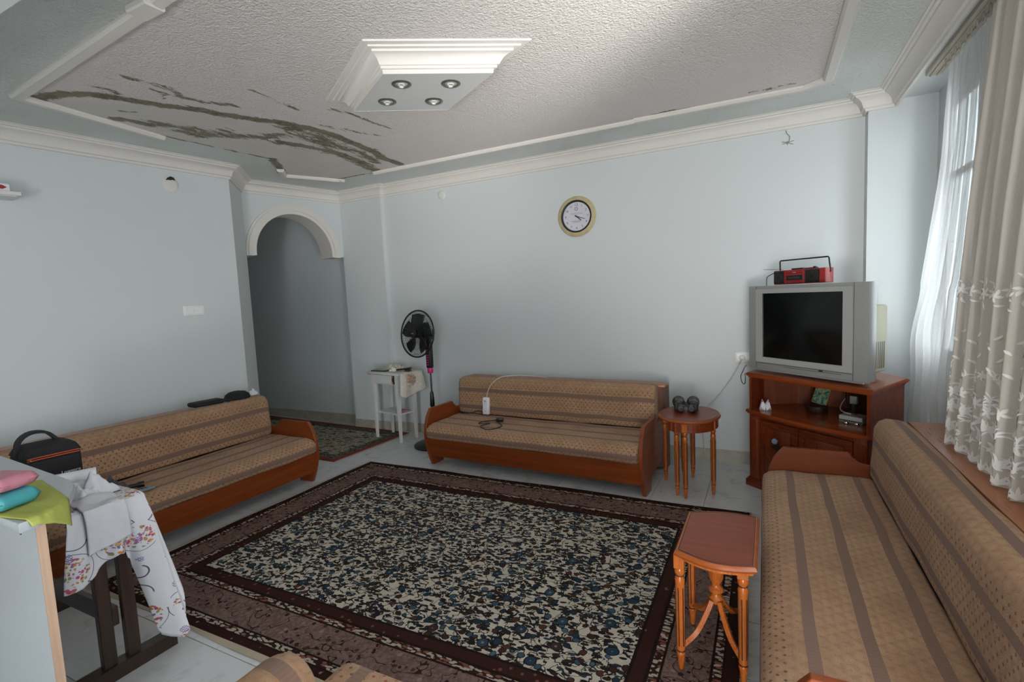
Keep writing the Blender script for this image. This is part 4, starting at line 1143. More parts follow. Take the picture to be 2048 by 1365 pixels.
# ------------------------------------------------------------------ pedestal fan
def fan():
    px, py = -2.955, 4.03
    t = thing('pedestal_fan', 'black pedestal fan with pink trim between the white table and the middle sofa', 'fan', (px, py, 0))
    bm = NB(); lathe(bm, [(.195, 0), (.205, .006), (.205, .018), (.19, .030), (.12, .045), (.05, .055), (.028, .07)], 40); obj('base', bm, 'black', t, 40)
    bm = NB(); lathe(bm, [(.016, .06), (.016, .50)], 16); obj('pole', bm, 'black', t, 40)
    bm = NB(); lathe(bm, [(.021, .40), (.024, .41), (.022, .47), (.017, .54), (.013, .55)], 16); obj('collar', bm, 'black', t, 40)
    bm = NB(); lathe(bm, [(.009, .54), (.009, .76)], 14); obj('upper_pole', bm, 'steel_dark', t, 40)
    bm = NB(); lathe(bm, [(.024, .735), (.028, .742), (.029, .785), (.026, .79)], 18, Matrix.Scale(1, 4)); obj('trim_collar', bm, 'pink', t, 40)
    bm = NB(); bx(bm, -.028, .028, -.03, .03, .785, 1.02, .012, 3); bx(bm, -.022, .022, -.02, .03, 1.0, 1.10, .01, 2); c = obj('control_box', bm, 'black', t, 40)
    bm = NB()
    for k in range(5): bx(bm, -.010, .010, -.034, -.028, .815 + .024 * k, .825 + .024 * k, .002)
    obj('button', bm, 'pink', c, 30)
    bm = NB(); tube(bm, [(.014 * math.cos(2 * PI * k / 16), -.031, .955 + .014 * math.sin(2 * PI * k / 16)) for k in range(16)], .003, 5, True); obj('dial_ring', bm, 'pink', c)
    # head: faces -y, turned a little, tipped up
    n = Vector((-.16, -.97, .12)).normalized(); ctr = Vector((-.045, -.115, 1.135))
    zq = n.to_track_quat('Z', 'Y').to_matrix().to_4x4(); HM = Matrix.Translation(ctr) @ zq
    R = .225
    bm = NB(); lathe(bm, [(.03, -.19), (.055, -.18), (.062, -.15), (.062, -.06), (.045, -.05)], 24, HM); obj('motor', bm, 'black', t, 40)
    def cage(name, sgn, parent):
        bm = NB()
        for k in range(56):
            a = 2 * PI * k / 56; pts = []
            for r, z in ((.042, .052), (.12, .050), (.185, .036), (.218, .012), (R, 0)):
                pts.append(HM @ Vector((r * math.cos(a), r * math.sin(a), sgn * z)))
            tube(bm, pts, .0012, 3)
        for r, z in ((.10, .051), (.155, .045), (.20, .028)):
            tube(bm, [HM @ Vector((r * math.cos(2 * PI * k / 40), r * math.sin(2 * PI * k / 40), sgn * z)) for k in range(40)], .0012, 3, True)
        return obj(name, bm, 'black', parent, 60)
    cage('front_grille', 1, t); cage('rear_grille', -1, t)
    bm = NB(); tube(bm, [HM @ Vector((R * math.cos(2 * PI * k / 60), R * math.sin(2 * PI * k / 60), 0)) for k in range(60)], .008, 8, True); obj('grille_rim', bm, 'black', t, 60)
    bm = NB(); lathe(bm, [(.045, .050), (.043, .058), (.035, .062), (.001, .063)], 24, HM, cap=False); b = obj('badge', bm, 'black', t, 40)
    bm = NB(); bx(bm, -.016, .016, -.003, .003, .0625, .064, 0, 1, HM); obj('badge_print', bm, 'chrome', b, 0)
    bm = NB(); lathe(bm, [(.001, .03), (.038, .026), (.042, .0), (.040, -.03), (.001, -.032)], 24, HM, cap=False); h = obj('hub', bm, 'black', t, 40)
    for k in range(5):
        a0 = 2 * PI * k / 5 + .5; bm = NB()
        def fn(a, b):
            r = .036 + .158 * a; sp = (b - .5) * (.75 + .35 * math.sin(PI * min(1, a * 1.1)))
            th = a0 + sp - .25 * a; return HM @ Vector((r * math.cos(th), r * math.sin(th), .022 * (b - .5) * 1.6))
        grid(bm, fn, 8, 8); o = obj('blade', bm, 'blade', t, 60)
        o.modifiers.new('thick', 'SOLIDIFY').thickness = .0025

fan()

# ------------------------------------------------------------------ curtains on their rail




bm = NB(); bx(bm, .845, .925, -1.0, 3.845, 2.618, 2.644, .003)
for y0 in (.868, .900): bx(bm, y0 - .004, y0 + .004, -1.0, 3.846, 2.612, 2.622)
rail = thing('curtain_rail', 'cream curtain rail with two tracks fixed under the window soffit', 'curtain rail')
obj('track', bm, 'rail', rail, 30)
bm = NB(); lathe(bm, [(.004, 0), (.004, .003)], 10, M4((.872, 3.82, 2.617), 0, PI)); obj('screw', bm, 'charcoal', rail)
for k in range(26):
    y = 3.60 - .075 * k
    bm = NB(); bx(bm, .874, .882, y - .004, y + .004, 2.586, 2.618, .002); tube(bm, [(.878, y + .008 * math.cos(a), 2.584 + .008 * math.sin(a)) for a in [2 * PI * i / 8 for i in range(8)]], .0018, 4, True)
    obj('glider', bm, 'rail', rail, 30)

def interp(tab, z):
    for (z0, a), (z1, b) in zip(tab, tab[1:]):
        if z0 >= z >= z1: return a + (b - a) * (z0 - z) / (z0 - z1)
    return tab[0][1] if z > tab[0][0] else tab[-1][1]
LE = [(2.64, 3.64), (2.35, 3.68), (2.1, 3.72), (1.85, 3.82), (1.62, 3.94), (1.40, 4.04), (1.2, 4.15), (1.05, 4.205), (.8, 4.21), (.45, 4.20)]
LX = [(2.64, .905), (1.6, .90), (1.1, .885), (.45, .875)]
def left_curtain():
    t = thing('curtain', 'plain white sheer curtain hanging in the far corner before the bright window', 'curtain', (0, 0, 0))
    zt, zb = 2.580, .46
    def fn(a, b):
        z = zt + (zb - zt) * b
        y0 = interp(LE, z); y1 = 2.82
        y = y0 + (y1 - y0) * a
        amp = .008 + .018 * min(1, b * 1.6) * (1 - .6 * a)
        ph = a * 2 * PI * 9 + .7 * math.sin(b * 3)
        x = interp(LX, z) + amp * math.sin(ph) + .008 * math.sin(ph * 2.3 + b * 5) + .006 * math.sin(b * 23 + a * 9) * (b > .55)
        z2 = z + (.016 * math.cos(a * 2 * PI * 9) if b < .02 else 0)
        return (x, y + .006 * math.sin(b * 17 + a * 5), z2)
    bm = NB(); grid(bm, fn, 160, 60); obj('cloth', bm, 'sheer_left', t, 80)
left_curtain()
RXT = [(2.62, .866), (2.2, .836), (1.7, .800), (1.2, .775), (.70, .752)]
def rc_point(a, b, off=0.0):
    """a along the curtain (far to near), b from the rail to the hem"""
    zt = 2.580; zb = .712
    y = 2.915 - 1.64 * a
    z = zt + (zb - zt) * b
    sc = .012 * abs(math.sin(a * 46)) + .006 * math.sin(a * 17)
    z = z - sc * (b ** 8)
    ph = a * 2 * PI * 13 + .5 * math.sin(b * 2 + a * 4)
    amp = .009 + .009 * min(1, b * 1.5)
    x = interp(RXT, z) + amp * math.sin(ph) + .005 * math.sin(ph * 1.7 + 1 + b * 3) - .006
    return Vector((x - off, y + .010 * math.cos(ph) * b, z))
def right_curtain():
    t = thing('curtain', 'pinkish grey lace curtain with white embroidered flowers at the right edge', 'curtain', (0, 0, 0))
    bm = NB(); grid(bm, lambda a, b: rc_point(a, b), 260, 50); obj('cloth', bm, 'sheer_lace', t, 80)
    rnd = random.Random(5); bm = NB()
    L, Ht = 1.68, 1.888
    def leaf(a0, b0, ang, ln, w, bend):
        n = 6; lo, hi = [], []
        for k in range(n + 1):
            f = k / n; th = ang + bend * f
            px = ln * (f * math.cos(ang + bend * f * .5)); pz = ln * (f * math.sin(ang + bend * f * .5))
            ww = w * math.sin(PI * min(.98, max(.03, f))) ** .7
            for sgn, arr in ((1, hi), (-1, lo)):
                aa = a0 + (px - sgn * ww * math.sin(th)) / L; bb = b0 - (pz + sgn * ww * math.cos(th)) / Ht
                if bb > 1.0: bb = 1.0
                aa = min(1, max(0.001, aa))
                arr.append(bm.verts.new(rc_point(aa, bb, .0035)))
        for k in range(n): bm.faces.new((lo[k], lo[k + 1], hi[k + 1], hi[k]))
    # deep flowered hem
    for i in range(54):
        a0 = (i + .5) / 54 + rnd.uniform(-.01, .01)
        for j, b0 in enumerate((.955, .915, .868, .825)):
            aa = a0 + rnd.uniform(-.015, .015); bb = b0 + rnd.uniform(-.012, .012)
            s = (1.0, 1.0, .9, .7)[j]
            if j == 3 and rnd.random() < .35: continue
            kind = rnd.random()
            if kind < .5:
                np_ = rnd.choice((5, 6)); r0 = rnd.uniform(0, 6)
                for k in range(np_): leaf(aa, bb, r0 + 2 * PI * k / np_, .030 * s, .0062 * s, .7)
            else:
                r0 = rnd.uniform(.4, 2.6)
                for k in range(5): leaf(aa, bb, r0 + (k - 2) * .42, (.056 - .005 * abs(k - 2)) * s, .0042 * s, rnd.choice((-1.6, 1.6)))
    for i in range(46):                          # scalloped edge fans
        a0 = (i + .5) / 46
        for k in range(5): leaf(a0, .998, PI / 2 + (k - 2) * .38, .044, .0045, .35 * (k - 2))
    for i in range(22):                          # trailing sprigs above
        a0 = (i + .5) / 22
        for k in range(4): leaf(a0 + .006 * math.sin(k * 2), .80 - k * .022, 1.2 + .9 * (-1) ** k, .030, .005, .8)
    for i in range(40):                          # the band at mid height
        a0 = (i + .5) / 40; bb = .642 + .006 * math.sin(i * 2.4)
        r0 = rnd.uniform(0, 6)
        for k in range(5): leaf(a0, bb, r0 + 2 * PI * k / 5, .026, .0055, .9)
        leaf(a0, bb - .016, rnd.uniform(.5, 2.5), .034, .004, 1.0); leaf(a0, bb + .018, -rnd.uniform(.5, 2.5), .030, .004, 1.0)
    o = obj('embroidery', bm, 'embroidery', t, 0, fix=False); o['kind'] = 'stuff'
right_curtain()

# ------------------------------------------------------------------ white phone table and what lies on it
WT = (-3.755, 4.060); WA = -11.5
def wt(u, v, z):
    a = math.radians(WA); return (WT[0] + u * math.cos(a) - v * math.sin(a), WT[1] + u * math.sin(a) + v * math.cos(a), z)
def white_table():
    t = thing('side_table', 'small white painted table with a drawer and low shelf beside the fan', 'table', (WT[0], WT[1], 0), WA)
    Wd, Dp, H_ = .425, .245, .728
    bm = NB(); bx(bm, -.035, Wd + .055, -.035, Dp + .03, H_ - .020, H_, .005, 2); obj('tabletop', bm, 'white_paint', t)
    for x, sx in ((.018, 1), (Wd - .018, -1)):
        for y, sy in ((.018, 1), (Dp - .018, -1)):
            bm = NB(); R = []
            for h, w in ((0, .011), (.30, .016), (.58, .019), (H_ - .02, .020)):
                R.append([bm.verts.new((x + dx * w, y + dy * w, h)) for dx, dy in ((-1, -1), (1, -1), (1, 1), (-1, 1))])
            for p, q in zip(R, R[1:]):
                for k in range(4): bm.faces.new((p[k], p[(k + 1) % 4], q[(k + 1) % 4], q[k]))
            bm.faces.new(R[0]); bm.faces.new(R[-1])
            obj('leg', bm, 'white_paint', t, 20)
    bm = NB(); bx(bm, .036, Wd - .036, Dp - .026, Dp - .012, .60, H_ - .02); bx(bm, .008, .020, .036, Dp - .036, .60, H_ - .02); bx(bm, Wd - .020, Wd - .008, .036, Dp - .036, .60, H_ - .02); bx(bm, .036, Wd - .036, .012, Dp - .012, .598, .606); obj('apron', bm, 'white_paint', t, 0)
    bm = NB(); bx(bm, .030, .335, -.004, .012, .608, .700, .002); bx(bm, .036, .33, .012, .18, .612, .690); d = obj('drawer', bm, 'white_paint', t, 20)
    bm = NB(); bx(bm, .335, .350, .0, .012, .610, .698); p = obj('drawer_edge', bm, 'beech_edge', t, 0)
    bm = NB(); bx(bm, .350, .388, .010, .014, .608, .706); obj('drawer_gap', bm, 'groove', t, 0)
    for z0 in (.64,):
        bm = NB(); bx(bm, .350, .356, -.002, .010, .632, .676); obj('drawer_bracket', bm, 'charcoal', t, 0)
    bm = NB(); bx(bm, .030, Wd - .030, .022, Dp - .022, .282, .297, .002); obj('low_shelf', bm, 'white_paint', t)
white_table()
lace = Mt('ecru_lace', 'd8d2c6', .95, 0, .1)
_v = lace.tc(); lace.col(lace.mix(lace.step(lace.vor(_v, 70), .25, .4), 'e4e0d8', 'd2ccc0')); lace.bump(lace.vor(_v, 70), .5, .004); MAT['lace'] = lace.m
def lace_cloth():
    # lies on the right half of the table and hangs over the right edge and a little at the left
    def fn(a, b):
        u = -.05 + .80 * a; v = -.02 + .29 * b
        edge = .482
        if u <= -.037: return wt(-.041, v, .7295 - (-.037 - u) * 3.4 - .0)
        if u <= edge: return wt(u, v, .7305)
        s = u - edge; r = .008
        ex = .004 + r * min(1, s / .012) + .014 * math.sin(b * 9) * min(1, s / .1) + .010
        return wt(edge + ex, v + .10 * (s / .27) * (1 if b > .5 else -.2) * abs(b - .5), .7305 - max(0, s - .004) * (.86 + .10 * math.sin(b * 5)))
    bm = NB(); grid(bm, fn, 80, 24)
    o = obj('lace_cloth', bm, 'lace', None, 60, fix=False); o.modifiers.new('thick', 'SOLIDIFY').thickness = .0015
    tag(o, 'cream lace cloth hanging over the right side of the white table', 'tablecloth')
lace_cloth()
def blossom(name, label, cat, loc, cols, n, R, rz, sz=.016, zs=.6, seed=1):
    t = thing(name, label, cat, loc, 0); rnd = random.Random(seed)
    for c in cols:
        bm = NB()
        for k in range(n):
            a = rnd.uniform(0, 2 * PI); r = R * math.sqrt(rnd.random())
            m = M4((r * math.cos(a), .012 * rnd.random(), r * math.sin(a)), rnd.uniform(0, 6), rnd.uniform(0, 6), rnd.uniform(0, 6)) if zs == 0 else M4((r * math.cos(a), r * math.sin(a) * .6, rnd.random() * zs * R), rnd.uniform(0, 6), rnd.uniform(-.6, .6), rnd.uniform(-.6, .6))
            s = sz * rnd.uniform(.7, 1.2)
            v = [bm.verts.new(m @ Vector(p)) for p in ((-s, -s * .5, 0), (s, -s * .5, .2 * s), (s * .9, s * .6, 0), (-s * .8, s * .5, .3 * s))]
            bm.faces.new(v)
        o = obj('crochet_loop', bm, plain('yarn_' + c, c, .95, 0, .1), t, 0, fix=False); o['kind'] = 'stuff'
        o.modifiers.new('thick', 'SOLIDIFY').thickness = .002
    return t
_p = wt(.515, .10, .655)
blossom('crochet_flower', 'peach crochet flower hanging on the lace cloth at the right side of the white table', 'ornament', _p, ('c89a80', 'd8b8a4', 'cfc6b4'), 26, .062, 0, .016, 0, 3).rotation_euler = (0, 0, math.radians(68))
def cloth_heap(name, label, cat, loc, sx, sy, h, mat, seed, rz=0, group=None):
    bm = NB()
    def fn(a, b):
        x = (a - .5) * 2; y = (b - .5) * 2
        e = max(0, 1 - max(abs(x), abs(y)) ** 4)
        nz = mnoise.noise(Vector((x * 1.6 + seed, y * 1.6, seed))) + .5 * mnoise.noise(Vector((x * 4 + seed, y * 4, 0)))
        return (sx * x * (1 + .10 * mnoise.noise(Vector((y * 2, seed, 0)))), sy * y * (1 + .12 * mnoise.noise(Vector((x * 2, seed, 3)))), .002 + max(0, h * (.55 + .75 * nz)) * e)
    grid(bm, fn, 30, 30)
    o = obj(name, bm, mat, None, 60, loc, (0, 0, math.radians(rz))); o.modifiers.new('thick', 'SOLIDIFY').thickness = .003
    return tag(o, label, cat, group)
flor = Mt('peach_flowered_cotton', 'd8cfc0', .9)
_v = flor.tc(); flor.col(flor.mix(flor.math('LESS_THAN', flor.vor(_v, 38), .22), 'd4ccba', flor.ramp(flor.sep(flor.vor(_v, 38, out='node').outputs['Color'])[0], [(0, 'b87860'), (.5, 'd0a090'), (.8, 'c8b070')], 'CONSTANT'))); MAT['flower_cotton'] = flor.m
cloth_heap('folded_cloth', 'rumpled cream cloth with peach flowers at the back of the white table', 'cloth', wt(.17, .185, .7325), .115, .055, .060, 'flower_cotton', 3, -8)
cloth_heap('folded_cloth', 'small lilac white cloth in the middle of the white table', 'cloth', wt(.285, .075, .7325), .038, .032, .040, 'paper', 8, 10)
t = thing('tablet', 'flat dark grey tablet at the front left of the white table', 'tablet', wt(.13, .035, .7330), WA + 12)
bm = NB(); bx(bm, -.10, .10, -.045, .045, 0, .012, .003, 2); obj('body', bm, 'charcoal', t); bm = NB(); bx(bm, -.09, .09, -.037, .037, .012, .0126); obj('screen', bm, 'screen', t, 0)
t = thing('telephone_handset', 'black handset lying on the white table beside the lilac cloth', 'telephone', wt(.39, .13, .7330), WA + 18)
bm = NB(); bx(bm, -.085, .085, -.022, .022, .012, .030, .006, 2, Matrix.Rotation(-.10, 4, 'Y')); obj('body', bm, 'black', t); bm = NB(); bx(bm, .02, .07, -.03, .03, 0, .014, .003); obj('rest', bm, 'charcoal', t)
bm = NB(); bx(bm, -.055, .055, -.035, .035, 0, .018, .006, 2)
tag(obj('folded_cloth', bm, 'pink_cloth', None, 30, wt(.335, .14, .2975), (0, 0, math.radians(WA + 5))), 'small folded pink cloth on the low shelf of the white table', 'cloth')

# ------------------------------------------------------------------ on the middle sofa
SA = math.radians(-2.85)
def on_sofa(u, v, z): return (-2.65 + u * math.cos(SA) - v * math.sin(SA), 3.578 + u * math.sin(SA) + v * math.cos(SA), z)
t = thing('power_strip', 'white power strip leaning on the backrest of the middle sofa', 'power strip', on_sofa(.350, .372, .3835), -2.85)
bm = NB(); TL = Matrix.Rotation(math.radians(-4), 4, 'X'); bx(bm, -.034, .034, -.022, .014, .0, .158, .012, 3, TL); obj('body', bm, 'white_plastic', t, 40)
bm = NB(); bx(bm, -.024, .024, -.025, -.020, .02, .138, .004, 1, TL); b = obj('socket_row', bm, 'paper', t, 30)
bm = NB(); lathe(bm, [(.004, 0), (.004, .003)], 10, TL @ M4((0, -.0245, .035), rx=PI / 2)); obj('pilot_dot', bm, 'ink_blue', t)
bm = NB(); bx(bm, -.003, .003, -.0275, -.0245, .118, .132, 0, 1, TL); obj('switch_mark', bm, 'black', t, 0)
def S2(u, v, z): return Vector(on_sofa(u, v, z)) - Vector(on_sofa(.350, .372, .3835))
bm = NB(); q = [S2(.352, .378, .54), S2(.375, .374, .60), S2(.41, .375, .66), S2(.47, .40, .715), S2(.53, .44, .735), S2(.62, .50, .735), S2(.72, .56, .725), S2(.84, .66, .700)]
tube(bm, [Matrix.Rotation(-SA, 3, 'Z') @ p for p in smooth_path(q, 8)], .0045, 8); obj('lead', bm, 'cord_white', t)
bm = NB(); tube(bm, smooth_path([on_sofa(-.005, .50, .45), on_sofa(.01, .43, .41), on_sofa(.06, .36, .386), on_sofa(.12, .345, .385), on_sofa(.18, .37, .386), on_sofa(.24, .385, .405), on_sofa(.29, .378, .405), on_sofa(.31, .365, .40)], 8), .0042, 6)
tag(obj('charger_cord', bm, 'black'), 'thin black cord running from the sofa arm to the white power strip', 'cord')
t = thing('plug_lead', 'short looped black lead with a plug on the seat of the middle sofa', 'cord', (0, 0, 0))
bm = NB(); tube(bm, smooth_path([on_sofa(.575, .185, .395), on_sofa(.54, .195, .386), on_sofa(.47, .13, .385), on_sofa(.46, .07, .385), on_sofa(.50, .06, .386), on_sofa(.56, .09, .387), on_sofa(.53, .0, .386), on_sofa(.57, -.05, .385), on_sofa(.64, -.075, .384), on_sofa(.69, -.03, .385), on_sofa(.70, .05, .385), on_sofa(.64, .12, .386), on_sofa(.60, .16, .388)], 8), .0042, 6); obj('lead', bm, 'black', t)
bm = NB(); bx(bm, -.032, .032, -.017, .017, 0, .030, .006, 2, Matrix.Translation(on_sofa(.60, .19, .383)) @ Matrix.Rotation(.4, 4, 'Z')); obj('plug', bm, 'black', t)

# ------------------------------------------------------------------ binoculars
def binoculars():
    t = thing('binoculars', 'black binoculars standing on the oval side table', 'binoculars', (-.515, 3.80, .5545), 8)
    for s in (-1, 1):
        x = s * .052
        bm = NB(); lathe(bm, [(.028, 0), (.034, .004), (.036, .030), (.036, .060), (.041, .075), (.043, .112), (.040, .118)], 24, M4((x, .0, .044), 0, math.radians(-90)))
        bm2 = bm
        obj('barrel', bm2, 'black', t, 40)
        bm = NB(); lathe(bm, [(.022, 0), (.024, .004), (.022, .028), (.019, .036)], 20, M4((s * .036, -.055, .036), 0, math.radians(90))); e = obj('eyepiece', bm, 'black', t, 40)
        bm = NB(); lathe(bm, [(.001, .0362), (.017, .0362)], 18, M4((s * .036, -.055, .036), 0, math.radians(90)), cap=False); obj('eye_lens', bm, 'screen', e, 0)
        bm = NB(); bx(bm, x - .030 if s < 0 else x - .024, x + .024 if s < 0 else x + .030, -.058, .004, .010, .064, .012, 3); obj('prism_housing', bm, 'black_rubber', t, 40)
        bm = NB(); lathe(bm, [(.0425, .095), (.0445, .098), (.0445, .117), (.040, .1205), (.037, .119), (.001, .1185)], 24, M4((x, 0, .044), 0, math.radians(-90)), cap=False); obj('objective', bm, 'black', t, 40)
    bm = NB(); bx(bm, -.022, .022, -.040, .020, .036, .046, .003); bx(bm, -.014, .014, .02, .06, .034, .044, .003); obj('bridge', bm, 'black', t)
    bm = NB(); lathe(bm, [(.011, -.030), (.012, -.028), (.012, -.008), (.011, -.006)], 18, M4((0, 0, .052), 0, math.radians(90))); obj('focus_wheel', bm, 'black_rubber', t)

binoculars()

# ------------------------------------------------------------------ on the left sofa
t = thing('sunglasses_case', 'flat black case on top of the backrest of the left sofa', 'case', (-3.935, 2.395, .7125), 84)
bm = NB(); bx(bm, -.115, .115, -.060, .060, 0, .034, .014, 3); obj('shell', bm, 'black_cloth', t); bm = NB(); bx(bm, -.112, .112, -.0612, .0612, .016, .0185); obj('zip', bm, 'charcoal', t, 0)
t = thing('cap', 'black cap on top of the left sofa backrest beside the flat case', 'cap', (-3.925, 2.650, .7125), 80)
bm = NB(); lathe(bm, [(.085, 0), (.088, .01), (.080, .035), (.055, .056), (.02, .064), (.002, .065)], 24, M4(s=1) @ Matrix.Scale(1.15, 4, (1, 0, 0))); obj('crown', bm, 'black_cloth', t, 60)
bm = NB(); grid(bm, lambda a, b: ((.06 + .105 * b * math.sin(PI * (.12 + .76 * a))) * -1, -.075 + .15 * a, .012 - .010 * b + .008 * math.sin(PI * a)), 14, 6); o = obj('brim', bm, 'black_cloth', t, 60); o.modifiers.new('thick', 'SOLIDIFY').thickness = .004
cloth_heap('tissue', 'small crumpled white tissue at the far end of the left sofa backrest', 'tissue', (-3.95, 2.800, .7125), .035, .045, .05, 'paper', 4, 20)
t = thing('remote_control', 'slim grey remote control on the seat of the left sofa', 'remote', (-3.365, 1.612, .3815), 86)
bm = NB(); bx(bm, -.062, .062, -.020, .020, 0, .016, .004, 2); obj('body', bm, 'grey_blue', t)
for k in range(4):
    bm = NB(); bx(bm, -.045 + .02 * k, -.035 + .02 * k, -.010, .010, .016, .0175); obj('button', bm, 'charcoal', t, 0)


cloth_heap('knit_cap', 'dark grey knitted cap on the left sofa behind the crumpled towel', 'cap', (-3.42, 1.46, .381), .10, .11, .11, 'grey_wool', 2, 0)
t = thing('torch', 'small black torch lying on the left sofa seat beside the grey knitted cap', 'torch', (-3.48, 1.615, .397), 70)
bm = NB(); lathe(bm, [(.012, -.06), (.013, .02), (.018, .035), (.018, .06)], 16, M4(ry=PI / 2)); obj('barrel', bm, 'black', t); bm = NB(); lathe(bm, [(.001, .0605), (.015, .0605)], 16, M4(ry=PI / 2), cap=False); obj('lens', bm, 'chrome', t, 0)

# ------------------------------------------------------------------ table with the flowered cloth at the left
def trestle_table():
    t = thing('dining_table', 'dark wooden trestle table under the flowered cloth at the left', 'table', (-2.75, .985, 0))
    X, Y = -2.75, .985
    bm = NB(); bx(bm, -3.25 - X, -2.305 - X, .842 - Y, 1.098 - Y, .690, .716, .004); obj('tabletop', bm, 'wood_dark', t, 30)
    for x in (-2.335, -3.15):
        bm = NB(); prism(bm, [(.80, 0), (1.175, 0), (1.175, .035), (1.15, .058), (.825, .058), (.80, .035)], x - .028 - X, x + .028 - X, Matrix(((0, 0, 1, 0), (1, 0, 0, -Y), (0, 1, 0, 0), (0, 0, 0, 1)))); obj('foot', bm, 'wood_dark', t, 20)
        for y in (.935, 1.020):
            bm = NB(); bx(bm, x - .014 - X, x + .014 - X, y - .024 - Y, y + .024 - Y, .056, .692, .003); obj('post', bm, 'wood_dark', t, 30)
        bm = NB(); bx(bm, x - .02 - X, x + .02 - X, .86 - Y, 1.085 - Y, .645, .690, .003); obj('bearer', bm, 'wood_dark', t, 30)
    bm = NB(); bx(bm, -3.14 - X, -2.345 - X, .965 - Y, .990 - Y, .20, .28, .003); obj('rail', bm, 'wood_dark', t, 30)
trestle_table()

def cloth_material():
    m = Mt('flowered_tablecloth', 'd9dadd', .8, 0, .15)
    uv = m.tc('UV'); 
    wob = m.n('VectorMath', {'operation': 'MULTIPLY_ADD'}, {0: m.noise(m.map(uv, (14, 14, 1)), 1, 2, out='Color'), 1: (.03, .03, 0), 2: uv}).outputs[0]
    big = m.vor(uv, 8.6, rand=.5, out='node'); dist = big.outputs['Distance']
    small = m.vor(wob, 88, rand=.8, out='node')
    hue = m.sep(small.outputs['Color'])[0]
    fl = m.ramp(hue, [(0, 'b0607a'), (.25, 'c08a48'), (.45, 'b85068'), (.6, 'c0a05a'), (.75, '7a6a9a'), (.88, '86905a')], 'CONSTANT')
    k1 = m.math('MULTIPLY', m.math('LESS_THAN', small.outputs['Distance'], .52), m.math('LESS_THAN', dist, .44))
    k1 = m.math('MULTIPLY', k1, m.math('GREATER_THAN', m.noise(m.map(uv, (30, 30, 1)), 1, 2), .44))
    base = m.mix(m.noise(uv, 3, 3), 'dadbde', 'c9cacf')
    c = m.mix(k1, base, fl)
    # purple lattice baskets
    xy = m.sep(uv)
    lat = m.math('MAXIMUM', m.math('GREATER_THAN', m.math('SINE', m.math('MULTIPLY', m.math('ADD', xy[0], xy[1]), 640)), .5), m.math('GREATER_THAN', m.math('SINE', m.math('MULTIPLY', m.math('SUBTRACT', xy[0], xy[1]), 640)), .5))
    b2 = m.vor(m.map(uv, (1, 1, 1), (.37, .21, 0)), 8.6, rand=.5)
    kb = m.math('MULTIPLY', m.math('LESS_THAN', b2, .15), lat)
    c = m.mix(kb, c, '8474a4')
    # fine purple stem lines
    ln = m.math('LESS_THAN', m.math('ABSOLUTE', m.math('SUBTRACT', dist, m.math('ADD', .50, m.math('MULTIPLY', m.noise(m.map(uv, (9, 9, 1)), 1, 1), .12)))), .009)
    c = m.mix(m.math('MULTIPLY', ln, m.math('GREATER_THAN', m.noise(m.map(uv, (5, 5, 1)), 1, 1), .5)), c, '5c5470')
    m.col(c); m.bump(m.noise(m.map(uv, (300, 300, 1)), 1, 1), .15, .002)
    return m.m
MAT['table_cloth'] = cloth_material()
def tablecloth():
    """cloth over the right end of the table: hangs over the short end (facing +x), longest at the far corner"""
    X0, Y0, Y1, Z = -2.300, .842, 1.102, .7185
    n = 64
    # hem height along the short edge (y) and a flared corner fold
    def hem(y):
        tab = [(.80, .455), (.845, .445), (.875, .452), (.92, .490), (.98, .525), (1.01, .510), (1.025, .44), (1.04, .26), (1.052, .115), (1.07, .09), (1.09, .075), (1.102, .10)]
        if y <= tab[0][0]: return tab[0][1]
        for (a, p), (b, q) in zip(tab, tab[1:]):
            if a <= y <= b: return p + (q - p) * (y - a) / (b - a)
        return tab[-1][1]
    bm = NB()
    def fn(a, b):
        # a: 0 near edge .. 1 far edge (then round the corner) ; b: 0 at back on the table .. 1 hem
        if a < .80: y = Y0 + (Y1 - Y0) * a / .80; phi = 0.0
        else: y = Y1; phi = (a - .80) / .20
        if b < .35:                       # lying on the top
            f = b / .35
            if phi == 0: return (X0 - .62 * (1 - f), y, Z + .002 * math.sin(f * 9 + a * 7))
            return (X0 - .62 * (1 - f), y + .002 * phi, Z)
        f = (b - .35) / .65
        zb = hem(y) if phi == 0 else .10 + .10 * min(1, phi * 4) + .26 * phi
        z = Z - .006 - (Z - zb) * f
        out = .008 + .010 * min(1, f * 6)
        fold = .016 * math.sin(y * 58 + 1.0) * f + .010 * abs(math.sin(y * 50 + f * 3)) * f + .008 * mnoise.noise(Vector((y * 18, z * 9, 1))) * min(1, f * 3)
        flare = max(0, (y - 1.0) / .10) ** 1.5 * .055 * f
        if phi == 0:
            yy = y + max(0, (y - 1.0) / .10) * .075 * f - (max(0, (.90 - y) / .06) * .040 * f)
            pull = .045 * math.exp(-((y - 1.022) / .016) ** 2) * f
            return (X0 + out + fold + flare * .9 - pull, yy, z)
        ang = phi * PI / 2
        r = out * f ** .5 + .045 * f * (1 - .3 * phi) + .010 * math.sin(phi * 9) * f
        return (X0 + r * math.cos(ang) - .20 * max(0, phi - .4), Y1 + .075 * f * (1 - phi) + r * math.sin(ang), z)
    def uvf(a, b):
        p = fn(a, b)
        if b < .35: return (p[1], -p[0])
        if a < .80: return (p[1], p[2] + 3.02 - .7185 - .72 + .0)
        return (Y1 + .55 * (a - .80), p[2] + 3.02 - .7185 - .72)
    grid(bm, fn, 84, 60, uvf)
    o = obj('tablecloth', bm, 'table_cloth', None, 70, fix=False); o.modifiers.new('thick', 'SOLIDIFY').thickness = .0015
    tag(o, 'white tablecloth with pink and orange flowers hanging off the table at the left', 'tablecloth')
    # near side fold of the same cloth
tablecloth()

